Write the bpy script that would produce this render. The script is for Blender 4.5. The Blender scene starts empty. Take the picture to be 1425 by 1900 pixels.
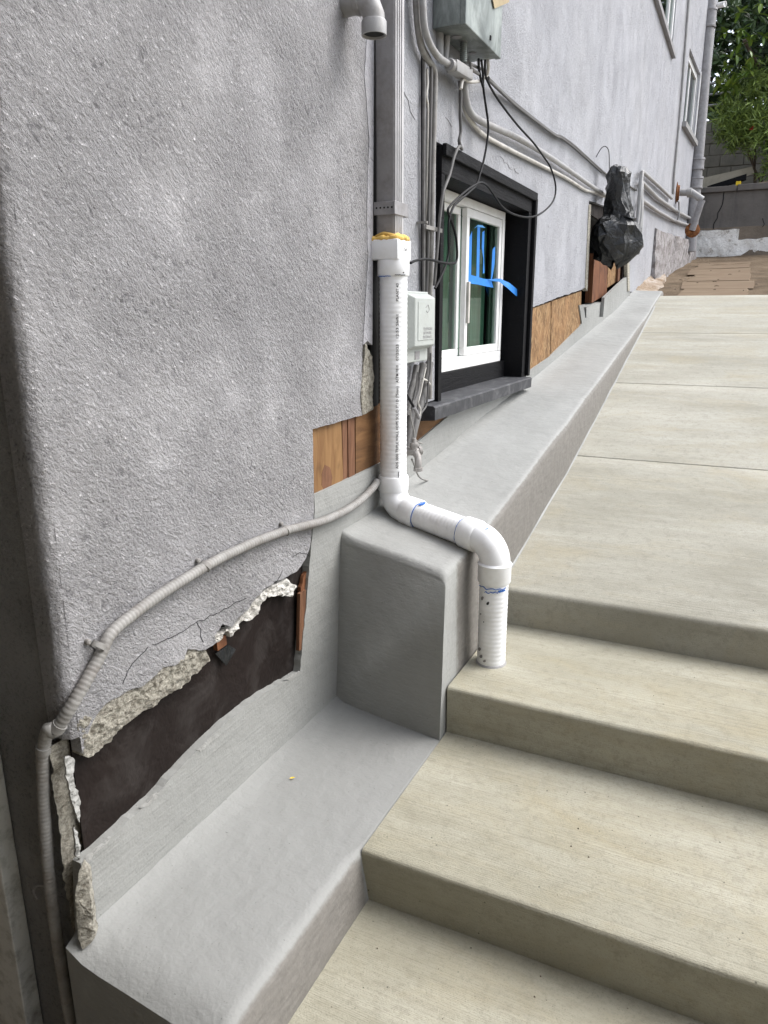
import bpy, bmesh, math, random
from mathutils import Vector, Matrix, noise
from mathutils.geometry import tessellate_polygon
R = math.radians
random.seed(7)
scene = bpy.context.scene
COL = scene.collection

# ---------------------------------------------------------------- camera, sky, sun, exposure
# metres; x = 0 is the face of the stucco wall, y runs along it away from the viewer, z = 0 is eye height
cam = bpy.data.cameras.new('camera')
cam.sensor_fit = 'VERTICAL'; cam.sensor_height = 24.0; cam.lens = 24.0 * 0.72136
cam.clip_start = 0.03; cam.clip_end = 400
camo = bpy.data.objects.new('camera', cam); COL.objects.link(camo)
yaw, pitch, roll = 0.44675, -0.265066, -0.0031928
f = Vector((-math.sin(yaw)*math.cos(pitch), math.cos(yaw)*math.cos(pitch), math.sin(pitch)))
r = f.cross(Vector((0, 0, 1))).normalized(); u = r.cross(f)
c_, s_ = math.cos(roll), math.sin(roll)
r2, u2 = r*c_ + u*s_, u*c_ - r*s_
camo.matrix_world = Matrix(((r2.x, u2.x, -f.x, 1.0), (r2.y, u2.y, -f.y, 0.0), (r2.z, u2.z, -f.z, 0.0), (0, 0, 0, 1)))
scene.camera = camo

SUN_EL, SUN_AZ = 50.0, 56.0          # azimuth measured from +y towards +x
world = bpy.data.worlds.new('World'); scene.world = world; world.use_nodes = True
wn = world.node_tree.nodes; wl = world.node_tree.links
bg = wn['Background']; bg.inputs['Strength'].default_value = 0.15
sky = wn.new('ShaderNodeTexSky'); sky.sky_type = 'NISHITA'; sky.sun_disc = False
sky.sun_elevation = R(SUN_EL); sky.sun_rotation = R(SUN_AZ)
sky.air_density = 1.0; sky.dust_density = 2.5; sky.ozone_density = 1.0
hs = wn.new('ShaderNodeHueSaturation'); hs.inputs['Saturation'].default_value = .5       # thin white overcast
wl.new(sky.outputs['Color'], hs.inputs['Color']); wl.new(hs.outputs['Color'], bg.inputs['Color'])
sl = bpy.data.lights.new('sun', 'SUN'); sl.energy = 1.15; sl.angle = R(45); sl.color = (1.0, 0.995, 0.985)
so = bpy.data.objects.new('sun', sl); COL.objects.link(so)
sd = Vector((math.sin(R(SUN_AZ))*math.cos(R(SUN_EL)), math.cos(R(SUN_AZ))*math.cos(R(SUN_EL)), math.sin(R(SUN_EL))))
so.rotation_euler = sd.to_track_quat('Z', 'Y').to_euler(); so.location = (4, 4, 8)
vs = scene.view_settings
vs.view_transform = 'Standard'; vs.look = 'None'; vs.gamma = 1.0; vs.use_curve_mapping = False
vs.exposure = 1.36

# ---------------------------------------------------------------- materials
class G:
    """small wrapper for building a Principled node tree"""
    def __init__(s, name, rough=.8, metal=0., spec=.4):
        s.m = bpy.data.materials.new(name); s.m.use_nodes = True
        s.n = s.m.node_tree.nodes; s.l = s.m.node_tree.links
        s.b = s.n['Principled BSDF']
        s.b.inputs['Roughness'].default_value = rough; s.b.inputs['Metallic'].default_value = metal
        s.b.inputs['Specular IOR Level'].default_value = spec
        s.tc = s.n.new('ShaderNodeTexCoord').outputs['Object']
        s.bump_out = None
    def vec(s, sc=(1, 1, 1), rot=(0, 0, 0), warp=0., wscale=3., typ='POINT'):
        mp = s.n.new('ShaderNodeMapping'); mp.vector_type = typ; mp.inputs['Scale'].default_value = sc; mp.inputs['Rotation'].default_value = rot
        s.l.new(s.tc, mp.inputs['Vector']); o = mp.outputs[0]
        if warp:
            nz = s.n.new('ShaderNodeTexNoise'); nz.inputs['Scale'].default_value = wscale; s.l.new(s.tc, nz.inputs['Vector'])
            a = s.n.new('ShaderNodeVectorMath'); a.operation = 'MULTIPLY_ADD'
            s.l.new(nz.outputs['Color'], a.inputs[0]); a.inputs[1].default_value = (warp,)*3; s.l.new(o, a.inputs[2]); o = a.outputs[0]
        return o
    def noise(s, scale, detail=3., rough=.55, v=None, dist=0.):
        t = s.n.new('ShaderNodeTexNoise'); t.inputs['Scale'].default_value = scale; t.inputs['Detail'].default_value = detail
        t.inputs['Roughness'].default_value = rough; t.inputs['Distortion'].default_value = dist
        s.l.new(v or s.tc, t.inputs['Vector']); return t.outputs['Fac']
    def voro(s, scale, v=None, feature='F1', out='Distance'):
        t = s.n.new('ShaderNodeTexVoronoi'); t.feature = feature; t.inputs['Scale'].default_value = scale
        s.l.new(v or s.tc, t.inputs['Vector']); return t.outputs[out]
    def wave(s, scale, dist, v=None, dscale=1., detail=3.):
        t = s.n.new('ShaderNodeTexWave'); t.inputs['Scale'].default_value = scale; t.inputs['Distortion'].default_value = dist
        t.inputs['Detail'].default_value = detail; t.inputs['Detail Scale'].default_value = dscale
        s.l.new(v or s.tc, t.inputs['Vector']); return t.outputs['Fac']
    def ramp(s, fac, stops):
        t = s.n.new('ShaderNodeValToRGB'); e = t.color_ramp.elements
        while len(e) < len(stops): e.new(.5)
        for q, (p, c) in zip(e, stops):
            q.position = p; q.color = (c, c, c, 1) if isinstance(c, (int, float)) else (*c, 1)
        s.l.new(fac, t.inputs['Fac']); return t.outputs['Color']
    def mix(s, fac, a, b, mode='MIX'):
        t = s.n.new('ShaderNodeMix'); t.data_type = 'RGBA'; t.blend_type = mode
        for i, v in ((0, fac), (6, a), (7, b)):
            if isinstance(v, bpy.types.NodeSocket): s.l.new(v, t.inputs[i])
            elif i == 0: t.inputs[0].default_value = v
            else: t.inputs[i].default_value = (*v, 1) if not isinstance(v, (int, float)) else (v, v, v, 1)
        return t.outputs[2]
    def mth(s, op, a, b=0.):
        t = s.n.new('ShaderNodeMath'); t.operation = op
        for i, v in ((0, a), (1, b)):
            if isinstance(v, bpy.types.NodeSocket): s.l.new(v, t.inputs[i])
            else: t.inputs[i].default_value = v
        return t.outputs[0]
    def axis(s, i):
        t = s.n.new('ShaderNodeSeparateXYZ'); s.l.new(s.tc, t.inputs[0]); return t.outputs[i]
    def color(s, c):
        if isinstance(c, bpy.types.NodeSocket): s.l.new(c, s.b.inputs['Base Color'])
        else: s.b.inputs['Base Color'].default_value = (*c, 1)
    def roughness(s, c): s.l.new(c, s.b.inputs['Roughness'])
    def bump(s, h, dist, strength=1.):
        t = s.n.new('ShaderNodeBump'); t.inputs['Distance'].default_value = dist; t.inputs['Strength'].default_value = strength
        s.l.new(h, t.inputs['Height'])
        if s.bump_out: s.l.new(s.bump_out, t.inputs['Normal'])
        s.bump_out = t.outputs[0]; s.l.new(s.bump_out, s.b.inputs['Normal'])

def stucco(name, base, amp, scale=105., streak=.12, pit=.8):
    g = G(name, .95, spec=.08)
    # sprayed dash texture: ragged blobs of several sizes, a little stretched along one diagonal
    v = g.vec((1, 1.45, .85), (R(-42), 0, 0), typ='TEXTURE')
    n1 = g.noise(scale, 5., .72, v); n2 = g.noise(scale*.38, 4., .65, v); n3 = g.noise(scale*.11, 3., .6)
    h = g.mth('ADD', g.ramp(n1, [(.40, 0.), (.60, 1.)]), g.mth('MULTIPLY', g.ramp(n2, [(.40, 0.), (.62, 1.)]), .9))
    h = g.mth('ADD', h, g.mth('MULTIPLY', n3, .6))
    mod = g.ramp(g.noise(4.5, 4, .65), [(.32, .35), (.66, 1.)])
    g.bump(g.mth('MULTIPLY', h, mod), amp)
    st = g.noise(1.3, 5., .62, g.vec((3.4, 3.4, .7), warp=.35, wscale=2.))
    col = g.mix(g.ramp(st, [(.36, 1.), (.60, 0.)]), base, tuple(c*(1-streak*1.6) for c in base))
    col = g.mix(g.ramp(g.noise(2.6, 6, .7), [(.42, .5), (.62, 0.)]), col, tuple(c*(1-streak*1.3) for c in base))
    col = g.mix(g.ramp(g.noise(.9, 4), [(.4, 0.), (.75, .35)]), col, (base[0]*1.08, base[1]*1.06, base[2]*1.0))
    pits = g.mth('MAXIMUM', g.ramp(n1, [(.36, 1.), (.46, 0.)]), g.ramp(n2, [(.30, 1.), (.42, 0.)]))        # shade painted into the pits of the render
    col = g.mix(g.mth('MULTIPLY', g.mth('MULTIPLY', pits, mod), pit), col, tuple(c*.42 for c in base))
    g.color(col); return g.m

def concrete(name, base, dark, axis='x', broom=.0012, mott=1.4):
    g = G(name, .88, spec=.25)
    sc = (1.0, 190, 40) if axis == 'x' else (170, 1.2, 40)
    br = g.noise(1., 4., .7, g.vec(sc, warp=.5, wscale=2.))
    fine = g.noise(240, 3, .75)
    c1 = g.mix(g.ramp(g.noise(mott*2, 6, .68, g.vec((.5, 1.4, 1))), [(.36, 0.), (.64, 1.)]), dark, base)
    c1 = g.mix(g.ramp(g.noise(3.1, 6, .7, g.vec((.6, 1.2, 1), warp=.3), .6), [(.48, 0.), (.70, .5)]), c1, (base[0]*.86, base[1]*.78, base[2]*.62))   # tan stains
    c1 = g.mix(g.ramp(g.noise(4.3, 6, .66, g.vec((.5, 1.8, 1))), [(.52, 0.), (.72, .55)]), c1, (base[0]*1.12, base[1]*1.13, base[2]*1.16))            # pale laitance
    c1 = g.mix(g.mth('MULTIPLY', g.ramp(br, [(.24, .75), (.44, 0.)]), g.ramp(g.noise(2.2, 5, .65), [(.38, .05), (.66, 1.)])), c1, tuple(c*.6 for c in dark))
    c1 = g.mix(g.ramp(fine, [(.28, .55), (.46, 0.)]), c1, tuple(c*.62 for c in dark))
    c1 = g.mix(g.ramp(g.noise(38, 6, .8), [(.34, .5), (.5, 0.)]), c1, tuple(c*.78 for c in dark))
    c1 = g.mix(g.ramp(g.voro(60), [(.0, .9), (.06, .85), (.085, 0.)]), c1, tuple(c*.32 for c in dark)) if False else c1
    pores = g.mth('MULTIPLY', g.ramp(g.voro(34), [(.0, 1.), (.055, 1.), (.08, 0.)]), g.ramp(g.noise(9, 3), [(.5, 0.), (.6, 1.)]))
    c1 = g.mix(pores, c1, tuple(c*.35 for c in dark))
    g.color(c1)
    g.bump(br, broom); g.bump(fine, .0016); g.bump(g.noise(7, 3), .004)
    return g.m

def coating(name, base, dark, amp=.0015, raw=None):
    g = G(name, .72, spec=.35)
    c1 = g.mix(g.ramp(g.noise(3.1, 5, .6, g.vec((1, .6, 1))), [(.35, 0.), (.68, 1.)]), dark, base)
    c1 = g.mix(g.ramp(g.noise(120, 2), [(.22, .8), (.29, 0.)]), c1, tuple(c*.5 for c in dark))
    brush = g.noise(1., 3, .6, g.vec((26, 6, 130), warp=.35, wscale=4))
    c1 = g.mix(g.ramp(brush, [(.3, .14), (.5, 0.)]), c1, tuple(c*.7 for c in dark))
    if raw:                                                             # bare scratch coat where the grey coating stops
        at = g.n.new('ShaderNodeAttribute'); at.attribute_name = 'bare'
        edge = g.mth('ADD', at.outputs['Fac'], g.mth('MULTIPLY', g.mth('SUBTRACT', g.noise(38, 4, .7), .5), .5))
        scr = g.noise(1., 4, .7, g.vec((90, 26, 90), warp=.7, wscale=6))
        rc = g.mix(g.ramp(scr, [(.3, 0.), (.65, 1.)]), tuple(c*.84 for c in raw), tuple(c*1.12 for c in raw))
        c1 = g.mix(g.ramp(edge, [(.35, 0.), (.65, 1.)]), c1, rc)
    g.color(c1)
    g.bump(brush, amp*.7); g.bump(g.noise(190, 3, .6), amp*.5); g.bump(g.noise(16, 3), .005)
    return g.m

def plain(name, base, rough=.5, metal=0., var=.15, vs=14., bump=0., bs=60., spec=.4, dirt=None, dfac=.5, ds=9.):
    g = G(name, rough, metal, spec)
    c = g.mix(g.ramp(g.noise(vs, 4), [(.3, 0.), (.7, 1.)]), tuple(x*(1-var) for x in base), tuple(min(1, x*(1+var)) for x in base))
    if dirt: c = g.mix(g.ramp(g.noise(ds, 6, .68), [(.46, 0.), (.72, dfac)]), c, dirt)
    g.color(c)
    if bump: g.bump(g.noise(bs, 4, .6), bump)
    return g.m

def wood(name, a, b, axis='z', knot=True):
    g = G(name, .75, spec=.25)
    sc = {'z': (22, 22, 2.2), 'y': (22, 2.2, 22)}[axis]
    gr = g.noise(1.6, 5, .6, g.vec(sc, warp=1.4, wscale=3.2), dist=.6)
    w = g.wave(1.1, 5.5, g.vec(sc, warp=1.0, wscale=4), .6)
    c = g.mix(g.ramp(gr, [(.3, 0.), (.7, 1.)]), a, b)
    c = g.mix(g.ramp(w, [(0., .5), (.45, 0.)]), c, tuple(x*.6 for x in a))
    c = g.mix(g.ramp(g.noise(11, 5), [(.55, 0.), (.75, .55)]), c, tuple(x*.4 for x in a))
    g.color(c); g.bump(gr, .002); return g.m

def osb(name):
    g = G(name, .7, spec=.3)
    va = g.vec((30, 46, 15), (R(38), 0, 0), warp=1.2, wscale=14, typ='POINT'); 
    m1 = g.vec((.03, .012, .045), (R(40), 0, 0), typ='TEXTURE'); m2 = g.vec((.03, .014, .05), (R(-32), 0, 0), typ='TEXTURE')
    ca, cb_ = g.voro(1., m1, out='Color'), g.voro(1., m2, out='Color')
    col = g.mix(g.ramp(g.noise(16, 3), [(.45, 0.), (.55, 1.)]), ca, cb_)
    sp = g.n.new('ShaderNodeSeparateColor'); g.l.new(col, sp.inputs[0])
    c = g.ramp(sp.outputs[0], [(0., (.10, .05, .02)), (.35, (.19, .108, .045)), (.7, (.27, .165, .075)), (1., (.35, .24, .125))])
    c = g.mix(g.ramp(g.noise(46, 4, .7, g.vec((1, 1, .3))), [(.5, 0.), (.72, .55)]), c, (.16, .07, .025))
    c = g.mix(g.ramp(g.noise(5, 4), [(.45, 0.), (.7, .4)]), c, (.30, .15, .06))
    g.color(c); g.bump(sp.outputs[1], .003); return g.m

STUC = (.51, .503, .52)
M = {}
M['stucco'] = stucco('stucco', STUC, .0085, 140., .10, 1.)
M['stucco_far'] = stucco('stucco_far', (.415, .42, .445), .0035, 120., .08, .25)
M['stucco_smooth'] = stucco('stucco_smooth', (.45, .445, .47), .0025, 70., .05)
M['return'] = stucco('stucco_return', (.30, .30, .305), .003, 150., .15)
M['mortar'] = (lambda g: (g.color(g.mix(g.ramp(g.noise(80, 6, .8), [(.36, 0.), (.6, 1.)]), (.20, .18, .145), (.58, .55, .47))), g.bump(g.noise(90, 6, .8), .014), g.m)[2])(G('mortar', .95, spec=.15))
M['smear'] = plain('plaster_smear', (.30, .30, .285), .7, 0, .1, 40, .004, 60, dirt=(.2, .19, .17), dfac=.5)
M['mortar_pale'] = plain('pale_mortar', (.52, .505, .47), .9, 0, .25, 60, .01, 70, dirt=(.2, .18, .15), dfac=.7, ds=22)
M['concrete'] = concrete('broom_concrete', (.41, .393, .318), (.30, .284, .218), 'x', .0024)
M['riser'] = concrete('riser_concrete', (.44, .415, .345), (.35, .33, .27), 'x', .0012)
M['drive'] = concrete('drive_concrete', (.40, .388, .333), (.285, .274, .226), 'x', .0014, .9)
M['coating'] = coating('grey_coating', (.315, .318, .305), (.265, .268, .255), raw=(.165, .155, .14))
M['coating_shaded'] = coating('grey_coating_shaded', (.262, .265, .254), (.238, .24, .23), raw=(.165, .155, .14))  # darker copy of the grey coating; the low ledge's shade is painted in
M['band'] = coating('grey_band', (.295, .297, .283), (.245, .247, .233), .002)
M['pvc'] = plain('white_pipe', (.86, .87, .88), .32, 0, .02, 8, spec=.5, dirt=(.55, .53, .48), dfac=.35, ds=14)
M['pvc_print'] = plain('black_print', (.02, .02, .022), .5)
M['bluemark'] = plain('blue_crayon', (.03, .14, .48), .6)
M['grey_paint'] = plain('grey_paint', (.27, .265, .27), .55, 0, .12, 12, .0025, 40, dirt=(.14, .125, .115), dfac=.55, ds=22)
M['light_paint'] = plain('light_grey_paint', (.31, .308, .305), .5, 0, .08, 12, .001, 60, dirt=(.2, .18, .16), dfac=.6, ds=17)
M['bounce_paint'] = plain('bounce_paint', (.62, .57, .47), .8, 0, .08, 3)  # warm tone set for bounce light from the added roof and wall
M['lit_plate'] = plain('lit_grey_plate', (.43, .425, .43), .5, 0, .08, 12, .001, 60, dirt=(.25, .24, .23), dfac=.5, ds=9)  # paler grey for the outward face; its light is painted in
M['conduit_dark'] = plain('dusty_conduit', (.165, .16, .155), .6, 0, .15, 30, .001, 120, dirt=(.06, .055, .05), dfac=.7, ds=24)
M['conduit'] = plain('old_conduit', (.255, .248, .235), .6, 0, .1, 30, .001, 120, dirt=(.13, .11, .095), dfac=.7, ds=24)
M['dark_gap'] = plain('gap_black', (.012, .012, .012), .9)  # near black; also painted in for the shade inside gaps
M['felt'] = (lambda g: (g.color(g.mix(g.ramp(g.noise(9, 6, .65, dist=.8), [(.5, 0.), (.82, .5)]), g.mix(g.noise(2.5, 3), (.006, .004, .0035), (.016, .010, .008)), (.065, .058, .054))), g.bump(g.noise(10, 4, .6, dist=.3), .012), g.roughness(g.ramp(g.noise(6, 4), [(.3, .55), (.7, .8)])), g.m)[3])(G('black_membrane', .5, spec=.2))
M['black_wood'] = (lambda g: (g.color(g.mix(g.ramp(g.noise(30, 5, .7), [(.6, 0.), (.8, .35)]), (.006, .006, .007), (.05, .05, .05))), g.bump(g.noise(1., 4, .6, g.vec((120, 12, 120), warp=.3)), .003), g.m)[2])(G('black_wood', .65, spec=.15))
M['slate'] = (lambda g: (g.color(g.mix(g.ramp(g.noise(7, 6, .7, g.vec((2.2, 1, 1)), 1.5), [(.5, 0.), (.85, 1.)]), (.035, .036, .04), (.17, .17, .175))), g.bump(g.noise(34, 5), .003), g.m)[2])(G('dark_sill', .6))
M['vinyl'] = plain('white_vinyl', (.80, .80, .79), .35, 0, .03, 10, dirt=(.5, .48, .44), dfac=.3)
M['steel'] = (lambda g: (g.color(g.mix(g.ramp(g.noise(5, 6, .68, g.vec((1.4, 1.4, .8)), .8), [(.38, 0.), (.68, 1.)]), (.13, .145, .138), (.36, .39, .37))), g.bump(g.noise(20, 2), .001), g.roughness(g.ramp(g.noise(9, 4), [(.3, .38), (.7, .6)])), g.m)[3])(G('galvanised', .45, .55))
M['box'] = plain('grey_plastic', (.40, .425, .405), .5, 0, .05, 20, .0008, 140, dirt=(.28, .28, .26), dfac=.5)
M['cable_black'] = plain('black_cable', (.008, .008, .009), .6, spec=.2)
M['cable_grey'] = plain('grey_cable', (.10, .097, .094), .6, dirt=(.06, .055, .05))
M['cable_white'] = plain('pale_cable', (.52, .50, .46), .5, dirt=(.25, .23, .2))
M['foam'] = plain('yellow_foam', (.72, .47, .13), .8, 0, .25, 40, .006, 60)
M['plywood'] = wood('plywood', (.15, .075, .03), (.27, .155, .065), 'z')
M['plywood_old'] = wood('plywood_old', (.10, .05, .022), (.20, .105, .045), 'y')
M['stud'] = wood('stud', (.10, .045, .024), (.20, .10, .055), 'z')
M['redwood'] = wood('redwood', (.10, .038, .018), (.19, .08, .036), 'z')
M['osb'] = osb('osb')
M['rust'] = plain('rust', (.20, .075, .022), .9, 0, .5, 30, .008, 60, dirt=(.06, .025, .012), dfac=.9, ds=26)
M['tape'] = plain('blue_tape', (.022, .20, .62), .6, 0, .12, 30)
M['tape_pale'] = plain('blue_tape_fold', (.10, .36, .74), .6, 0, .1, 30)
M['paper'] = plain('brown_paper', (.36, .29, .18), .9, 0, .15, 25)
M['bag'] = (lambda g: (g.color(g.mix(g.ramp(g.noise(26, 4), [(.5, 0.), (.8, .5)]), (.012, .013, .014), (.06, .065, .07))), g.bump(g.noise(22, 4, .6, dist=1.5), .012), g.m)[2])(G('black_plastic', .3, spec=.6))
def dirt_mat():
    g = G('dirt', .95, spec=.15)
    c = g.mix(g.ramp(g.noise(2.0, 6, .65), [(.35, 0.), (.65, 1.)]), (.11, .08, .052), (.23, .175, .12))
    c = g.mix(g.ramp(g.noise(30, 5, .7), [(.5, 0.), (.75, .6)]), c, (.10, .065, .04))
    g.color(c); g.bump(g.noise(16, 6, .7), .03); g.bump(g.noise(70, 4, .7), .012); return g.m
M['dirt'] = dirt_mat()
def board_mat():
    g = G('weathered_board', .9, spec=.15)
    v = g.vec((2., 24, 10), warp=1.2, wscale=2.)
    c = g.mix(g.ramp(g.noise(1., 5, .6, v), [(.3, 0.), (.7, 1.)]), (.125, .09, .06), (.23, .175, .12))
    c = g.mix(g.ramp(g.noise(5, 5, .65), [(.45, 0.), (.7, .7)]), c, (.17, .12, .08))
    g.color(c); g.bump(g.noise(1., 4, .6, v), .004); return g.m
M['board'] = board_mat()
M['ground'] = plain('ground', (.16, .13, .10), .95, 0, .2, 3., .02, 14)
def old_wall():
    g = G('old_grey_wall', .9, spec=.2)
    c = g.mix(g.ramp(g.noise(3, 5), [(.3, 0.), (.7, 1.)]), (.12, .11, .10), (.165, .152, .14))
    c = g.mix(g.ramp(g.noise(1., 5, .65, g.vec((9, 9, .7), warp=.6)), [(.55, 0.), (.75, .55)]), c, (.07, .066, .065))
    g.color(c); g.bump(g.noise(18, 5), .01); return g.m
M['old_wall'] = old_wall()
def white_base():
    g = G('peeling_white', .9, spec=.2)
    c = g.mix(g.ramp(g.noise(9, 6, .7, dist=.5), [(.56, 0.), (.66, 1.)]), (.88, .86, .82), (.42, .38, .33))
    c = g.mix(g.ramp(g.voro(6, g.vec((1, 1, 1.8), warp=.35, wscale=5), 'DISTANCE_TO_EDGE'), [(.0, .55), (.018, 0.)]), c, (.2, .19, .18))
    g.color(c); g.bump(g.noise(14, 6, .7), .03); return g.m
M['white_base'] = white_base()
M['broken'] = (lambda g: (g.color(g.mix(g.ramp(g.noise(8, 5, .65), [(.35, 0.), (.7, 1.)]), (.28, .20, .13), (.56, .50, .44))), g.bump(g.noise(30, 6, .75), .03), g.m)[2])(G('broken_concrete', .95, spec=.15))
M['plinth'] = (lambda g: (g.color(g.mix(g.ramp(g.noise(12, 5, .7), [(.38, 0.), (.65, 1.)]), (.20, .18, .17), (.46, .44, .44))), g.bump(g.noise(30, 6, .75), .03), g.m)[2])(G('plinth', .95, spec=.15))
M['cmu'] = plain('block', (.24, .225, .19), .95, 0, .2, 2.2, .006, 50, dirt=(.09, .085, .065), dfac=.8, ds=1.6)
M['pale_sheet'] = plain('pale_sheet', (.50, .45, .36), .8, 0, .15, 5, dirt=(.3, .26, .2))
def leaf_mat(name, a, b, rough=.4):
    g = G(name, rough, spec=.45)
    oi = g.n.new('ShaderNodeNewGeometry')
    c = g.mix(oi.outputs['Random Per Island'], a, b)
    g.color(c)
    g.b.inputs['Subsurface Weight'].default_value = 0
    return g.m
M['oleander'] = leaf_mat('oleander_leaf', (.095, .145, .03), (.32, .43, .10))
M['magnolia'] = leaf_mat('magnolia_leaf', (.075, .15, .025), (.24, .34, .06), .3)
M['magnolia_b'] = leaf_mat('magnolia_leaf_bright', (.22, .31, .05), (.34, .42, .10), .3)
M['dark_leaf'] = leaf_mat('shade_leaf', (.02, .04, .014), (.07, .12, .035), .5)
M['bark'] = plain('bark', (.12, .09, .065), .95, 0, .3, 12, .01, 40)
M['flower'] = plain('red_flower', (.45, .035, .03), .6)
M['yellow'] = plain('yellow_petal', (.75, .52, .02), .6)
M['brass'] = plain('tarnished_tap', (.30, .285, .27), .55, .2, .15, 30, dirt=(.1, .09, .08))
M['curtain'] = plain('curtain', (.20, .26, .225), .9, 0, .15, 6)
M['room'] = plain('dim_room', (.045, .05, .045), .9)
def glass_mat():
    g = G('window_glass', .04, spec=.5)
    g.color((.02, .03, .025))
    tr = g.n.new('ShaderNodeBsdfTransparent'); tr.inputs[0].default_value = (.62, .74, .68, 1)
    gl = g.n.new('ShaderNodeBsdfGlossy'); gl.inputs['Roughness'].default_value = .02
    fr = g.n.new('ShaderNodeFresnel'); fr.inputs['IOR'].default_value = 1.5
    geo = g.n.new('ShaderNodeNewGeometry')
    mx = g.n.new('ShaderNodeMixShader'); g.l.new(g.mth('MULTIPLY', fr.outputs[0], g.mth('SUBTRACT', 1., geo.outputs['Backfacing'])), mx.inputs[0]); g.l.new(tr.outputs[0], mx.inputs[1]); g.l.new(gl.outputs[0], mx.inputs[2])
    g.l.new(mx.outputs[0], g.n['Material Output'].inputs['Surface']); return g.m
M['glass'] = glass_mat()
M['casing'] = plain('casing_paint', (.50, .50, .47), .6, 0, .08, 8, .0015, 60, dirt=(.10, .085, .06), dfac=.7, ds=26)

# ---------------------------------------------------------------- object helpers
def tag(o, label=None, cat=None, group=None, kind=None):
    if label: o['label'] = label
    if cat: o['category'] = cat
    if group: o['group'] = group
    if kind: o['kind'] = kind
    return o
def thing(name, loc, label, cat, group=None):
    o = bpy.data.objects.new(name, None); o.empty_display_size = .1; COL.objects.link(o); o.location = loc
    return tag(o, label, cat, group)
def wpos(o):
    v = Vector(o.location)
    while o.parent: o = o.parent; v += Vector(o.location)
    return v
def obj(name, bm, mat, parent=None, smooth=False, origin=None, bare=None):
    """links a bmesh, given in world coordinates, as one mesh object"""
    bmesh.ops.recalc_face_normals(bm, faces=bm.faces)
    me = bpy.data.meshes.new(name)
    if origin is None and parent is None:
        xs = [v.co for v in bm.verts]
        origin = Vector(((min(p.x for p in xs)+max(p.x for p in xs))/2, (min(p.y for p in xs)+max(p.y for p in xs))/2, min(p.z for p in xs)))
    base = Vector(origin) if origin is not None else wpos(parent)
    for v in bm.verts: v.co -= base
    bl = [bare(v.co + base) for v in bm.verts] if bare else None
    bm.to_mesh(me); bm.free()
    if bl:
        at_ = me.attributes.new('bare', 'FLOAT', 'POINT')
        for d_, b_ in zip(at_.data, bl): d_.value = b_
    if smooth:
        for p in me.polygons: p.use_smooth = True
        try: me.set_sharp_from_angle(angle=R(smooth if smooth is not True else 40))
        except Exception: pass
    me.materials.append(M[mat] if isinstance(mat, str) else mat)
    o = bpy.data.objects.new(name, me); COL.objects.link(o)
    if parent is not None:
        o.parent = parent; o.location = base - wpos(parent)
    else: o.location = base
    return o
def nb(): return bmesh.new()
def box(bm, a, b, bev=0., seg=2):
    vs_ = [bm.verts.new((x, y, z)) for x in (a[0], b[0]) for y in (a[1], b[1]) for z in (a[2], b[2])]
    return hexa_v(bm, vs_, bev, seg)
def hexa_v(bm, v, bev=0., seg=2):
    fs = [bm.faces.new([v[i] for i in q]) for q in ((0, 1, 3, 2), (4, 6, 7, 5), (0, 4, 5, 1), (2, 3, 7, 6), (0, 2, 6, 4), (1, 5, 7, 3))]
    if bev:
        es = list({e for f_ in fs for e in f_.edges})
        bmesh.ops.bevel(bm, geom=es, offset=bev, segments=seg, profile=.5, affect='EDGES')
    return bm
def catmull(P, n=6):
    P = [Vector(p) for p in P]
    if len(P) < 3: return P
    Q = [2*P[0]-P[1]] + P + [2*P[-1]-P[-2]]; out = []
    for i in range(1, len(Q)-2):
        for k in range(n):
            t = k/n; a, b, c, d = Q[i-1:i+3]
            out.append(.5*((2*b) + (c-a)*t + (2*a-5*b+4*c-d)*t*t + (3*b-a-3*c+d)*t**3))
    out.append(P[-1]); return out
def tube(bm, P, rad, seg=10, smooth=0, cap=True):
    """rad: number or function of arc length"""
    P = catmull(P, smooth) if smooth else [Vector(p) for p in P]
    n = len(P); s = 0.; rings = []
    t0 = (P[1]-P[0]).normalized()
    a = t0.orthogonal().normalized()
    for i, p in enumerate(P):
        t = (P[min(i+1, n-1)]-P[max(i-1, 0)]).normalized()
        a = (a - t*a.dot(t)).normalized(); b = t.cross(a)
        if i: s += (P[i]-P[i-1]).length
        rr = rad(s) if callable(rad) else rad
        rings.append([bm.verts.new(p + rr*(a*math.cos(2*math.pi*k/seg) + b*math.sin(2*math.pi*k/seg))) for k in range(seg)])
    for A, B in zip(rings, rings[1:]):
        for k in range(seg): bm.faces.new((A[k], A[(k+1) % seg], B[(k+1) % seg], B[k]))
    if cap: bm.faces.new(rings[0]); bm.faces.new(rings[-1])
    return bm
def resample(P, step):
    P = [Vector(p) for p in P]; out = [P[0]]
    for a, b in zip(P, P[1:]):
        n = max(1, int((b-a).length/step))
        for k in range(1, n+1): out.append(a.lerp(b, k/n))
    return out
def jag(P, step, amp, seed=0., dims=(1, 2)):
    """breaks a straight outline up into a ragged one"""
    Q = resample(P, step); out = []
    for i, p in enumerate(Q):
        q = p.copy()
        if 0 < i < len(Q)-1:
            for d in dims:
                q[d] += amp*(noise.noise(p*45 + Vector((seed, d*7.3, 0))) + .6*noise.noise(p*140 + Vector((d*3.1, seed, 0))))
        out.append(q)
    return out
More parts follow.
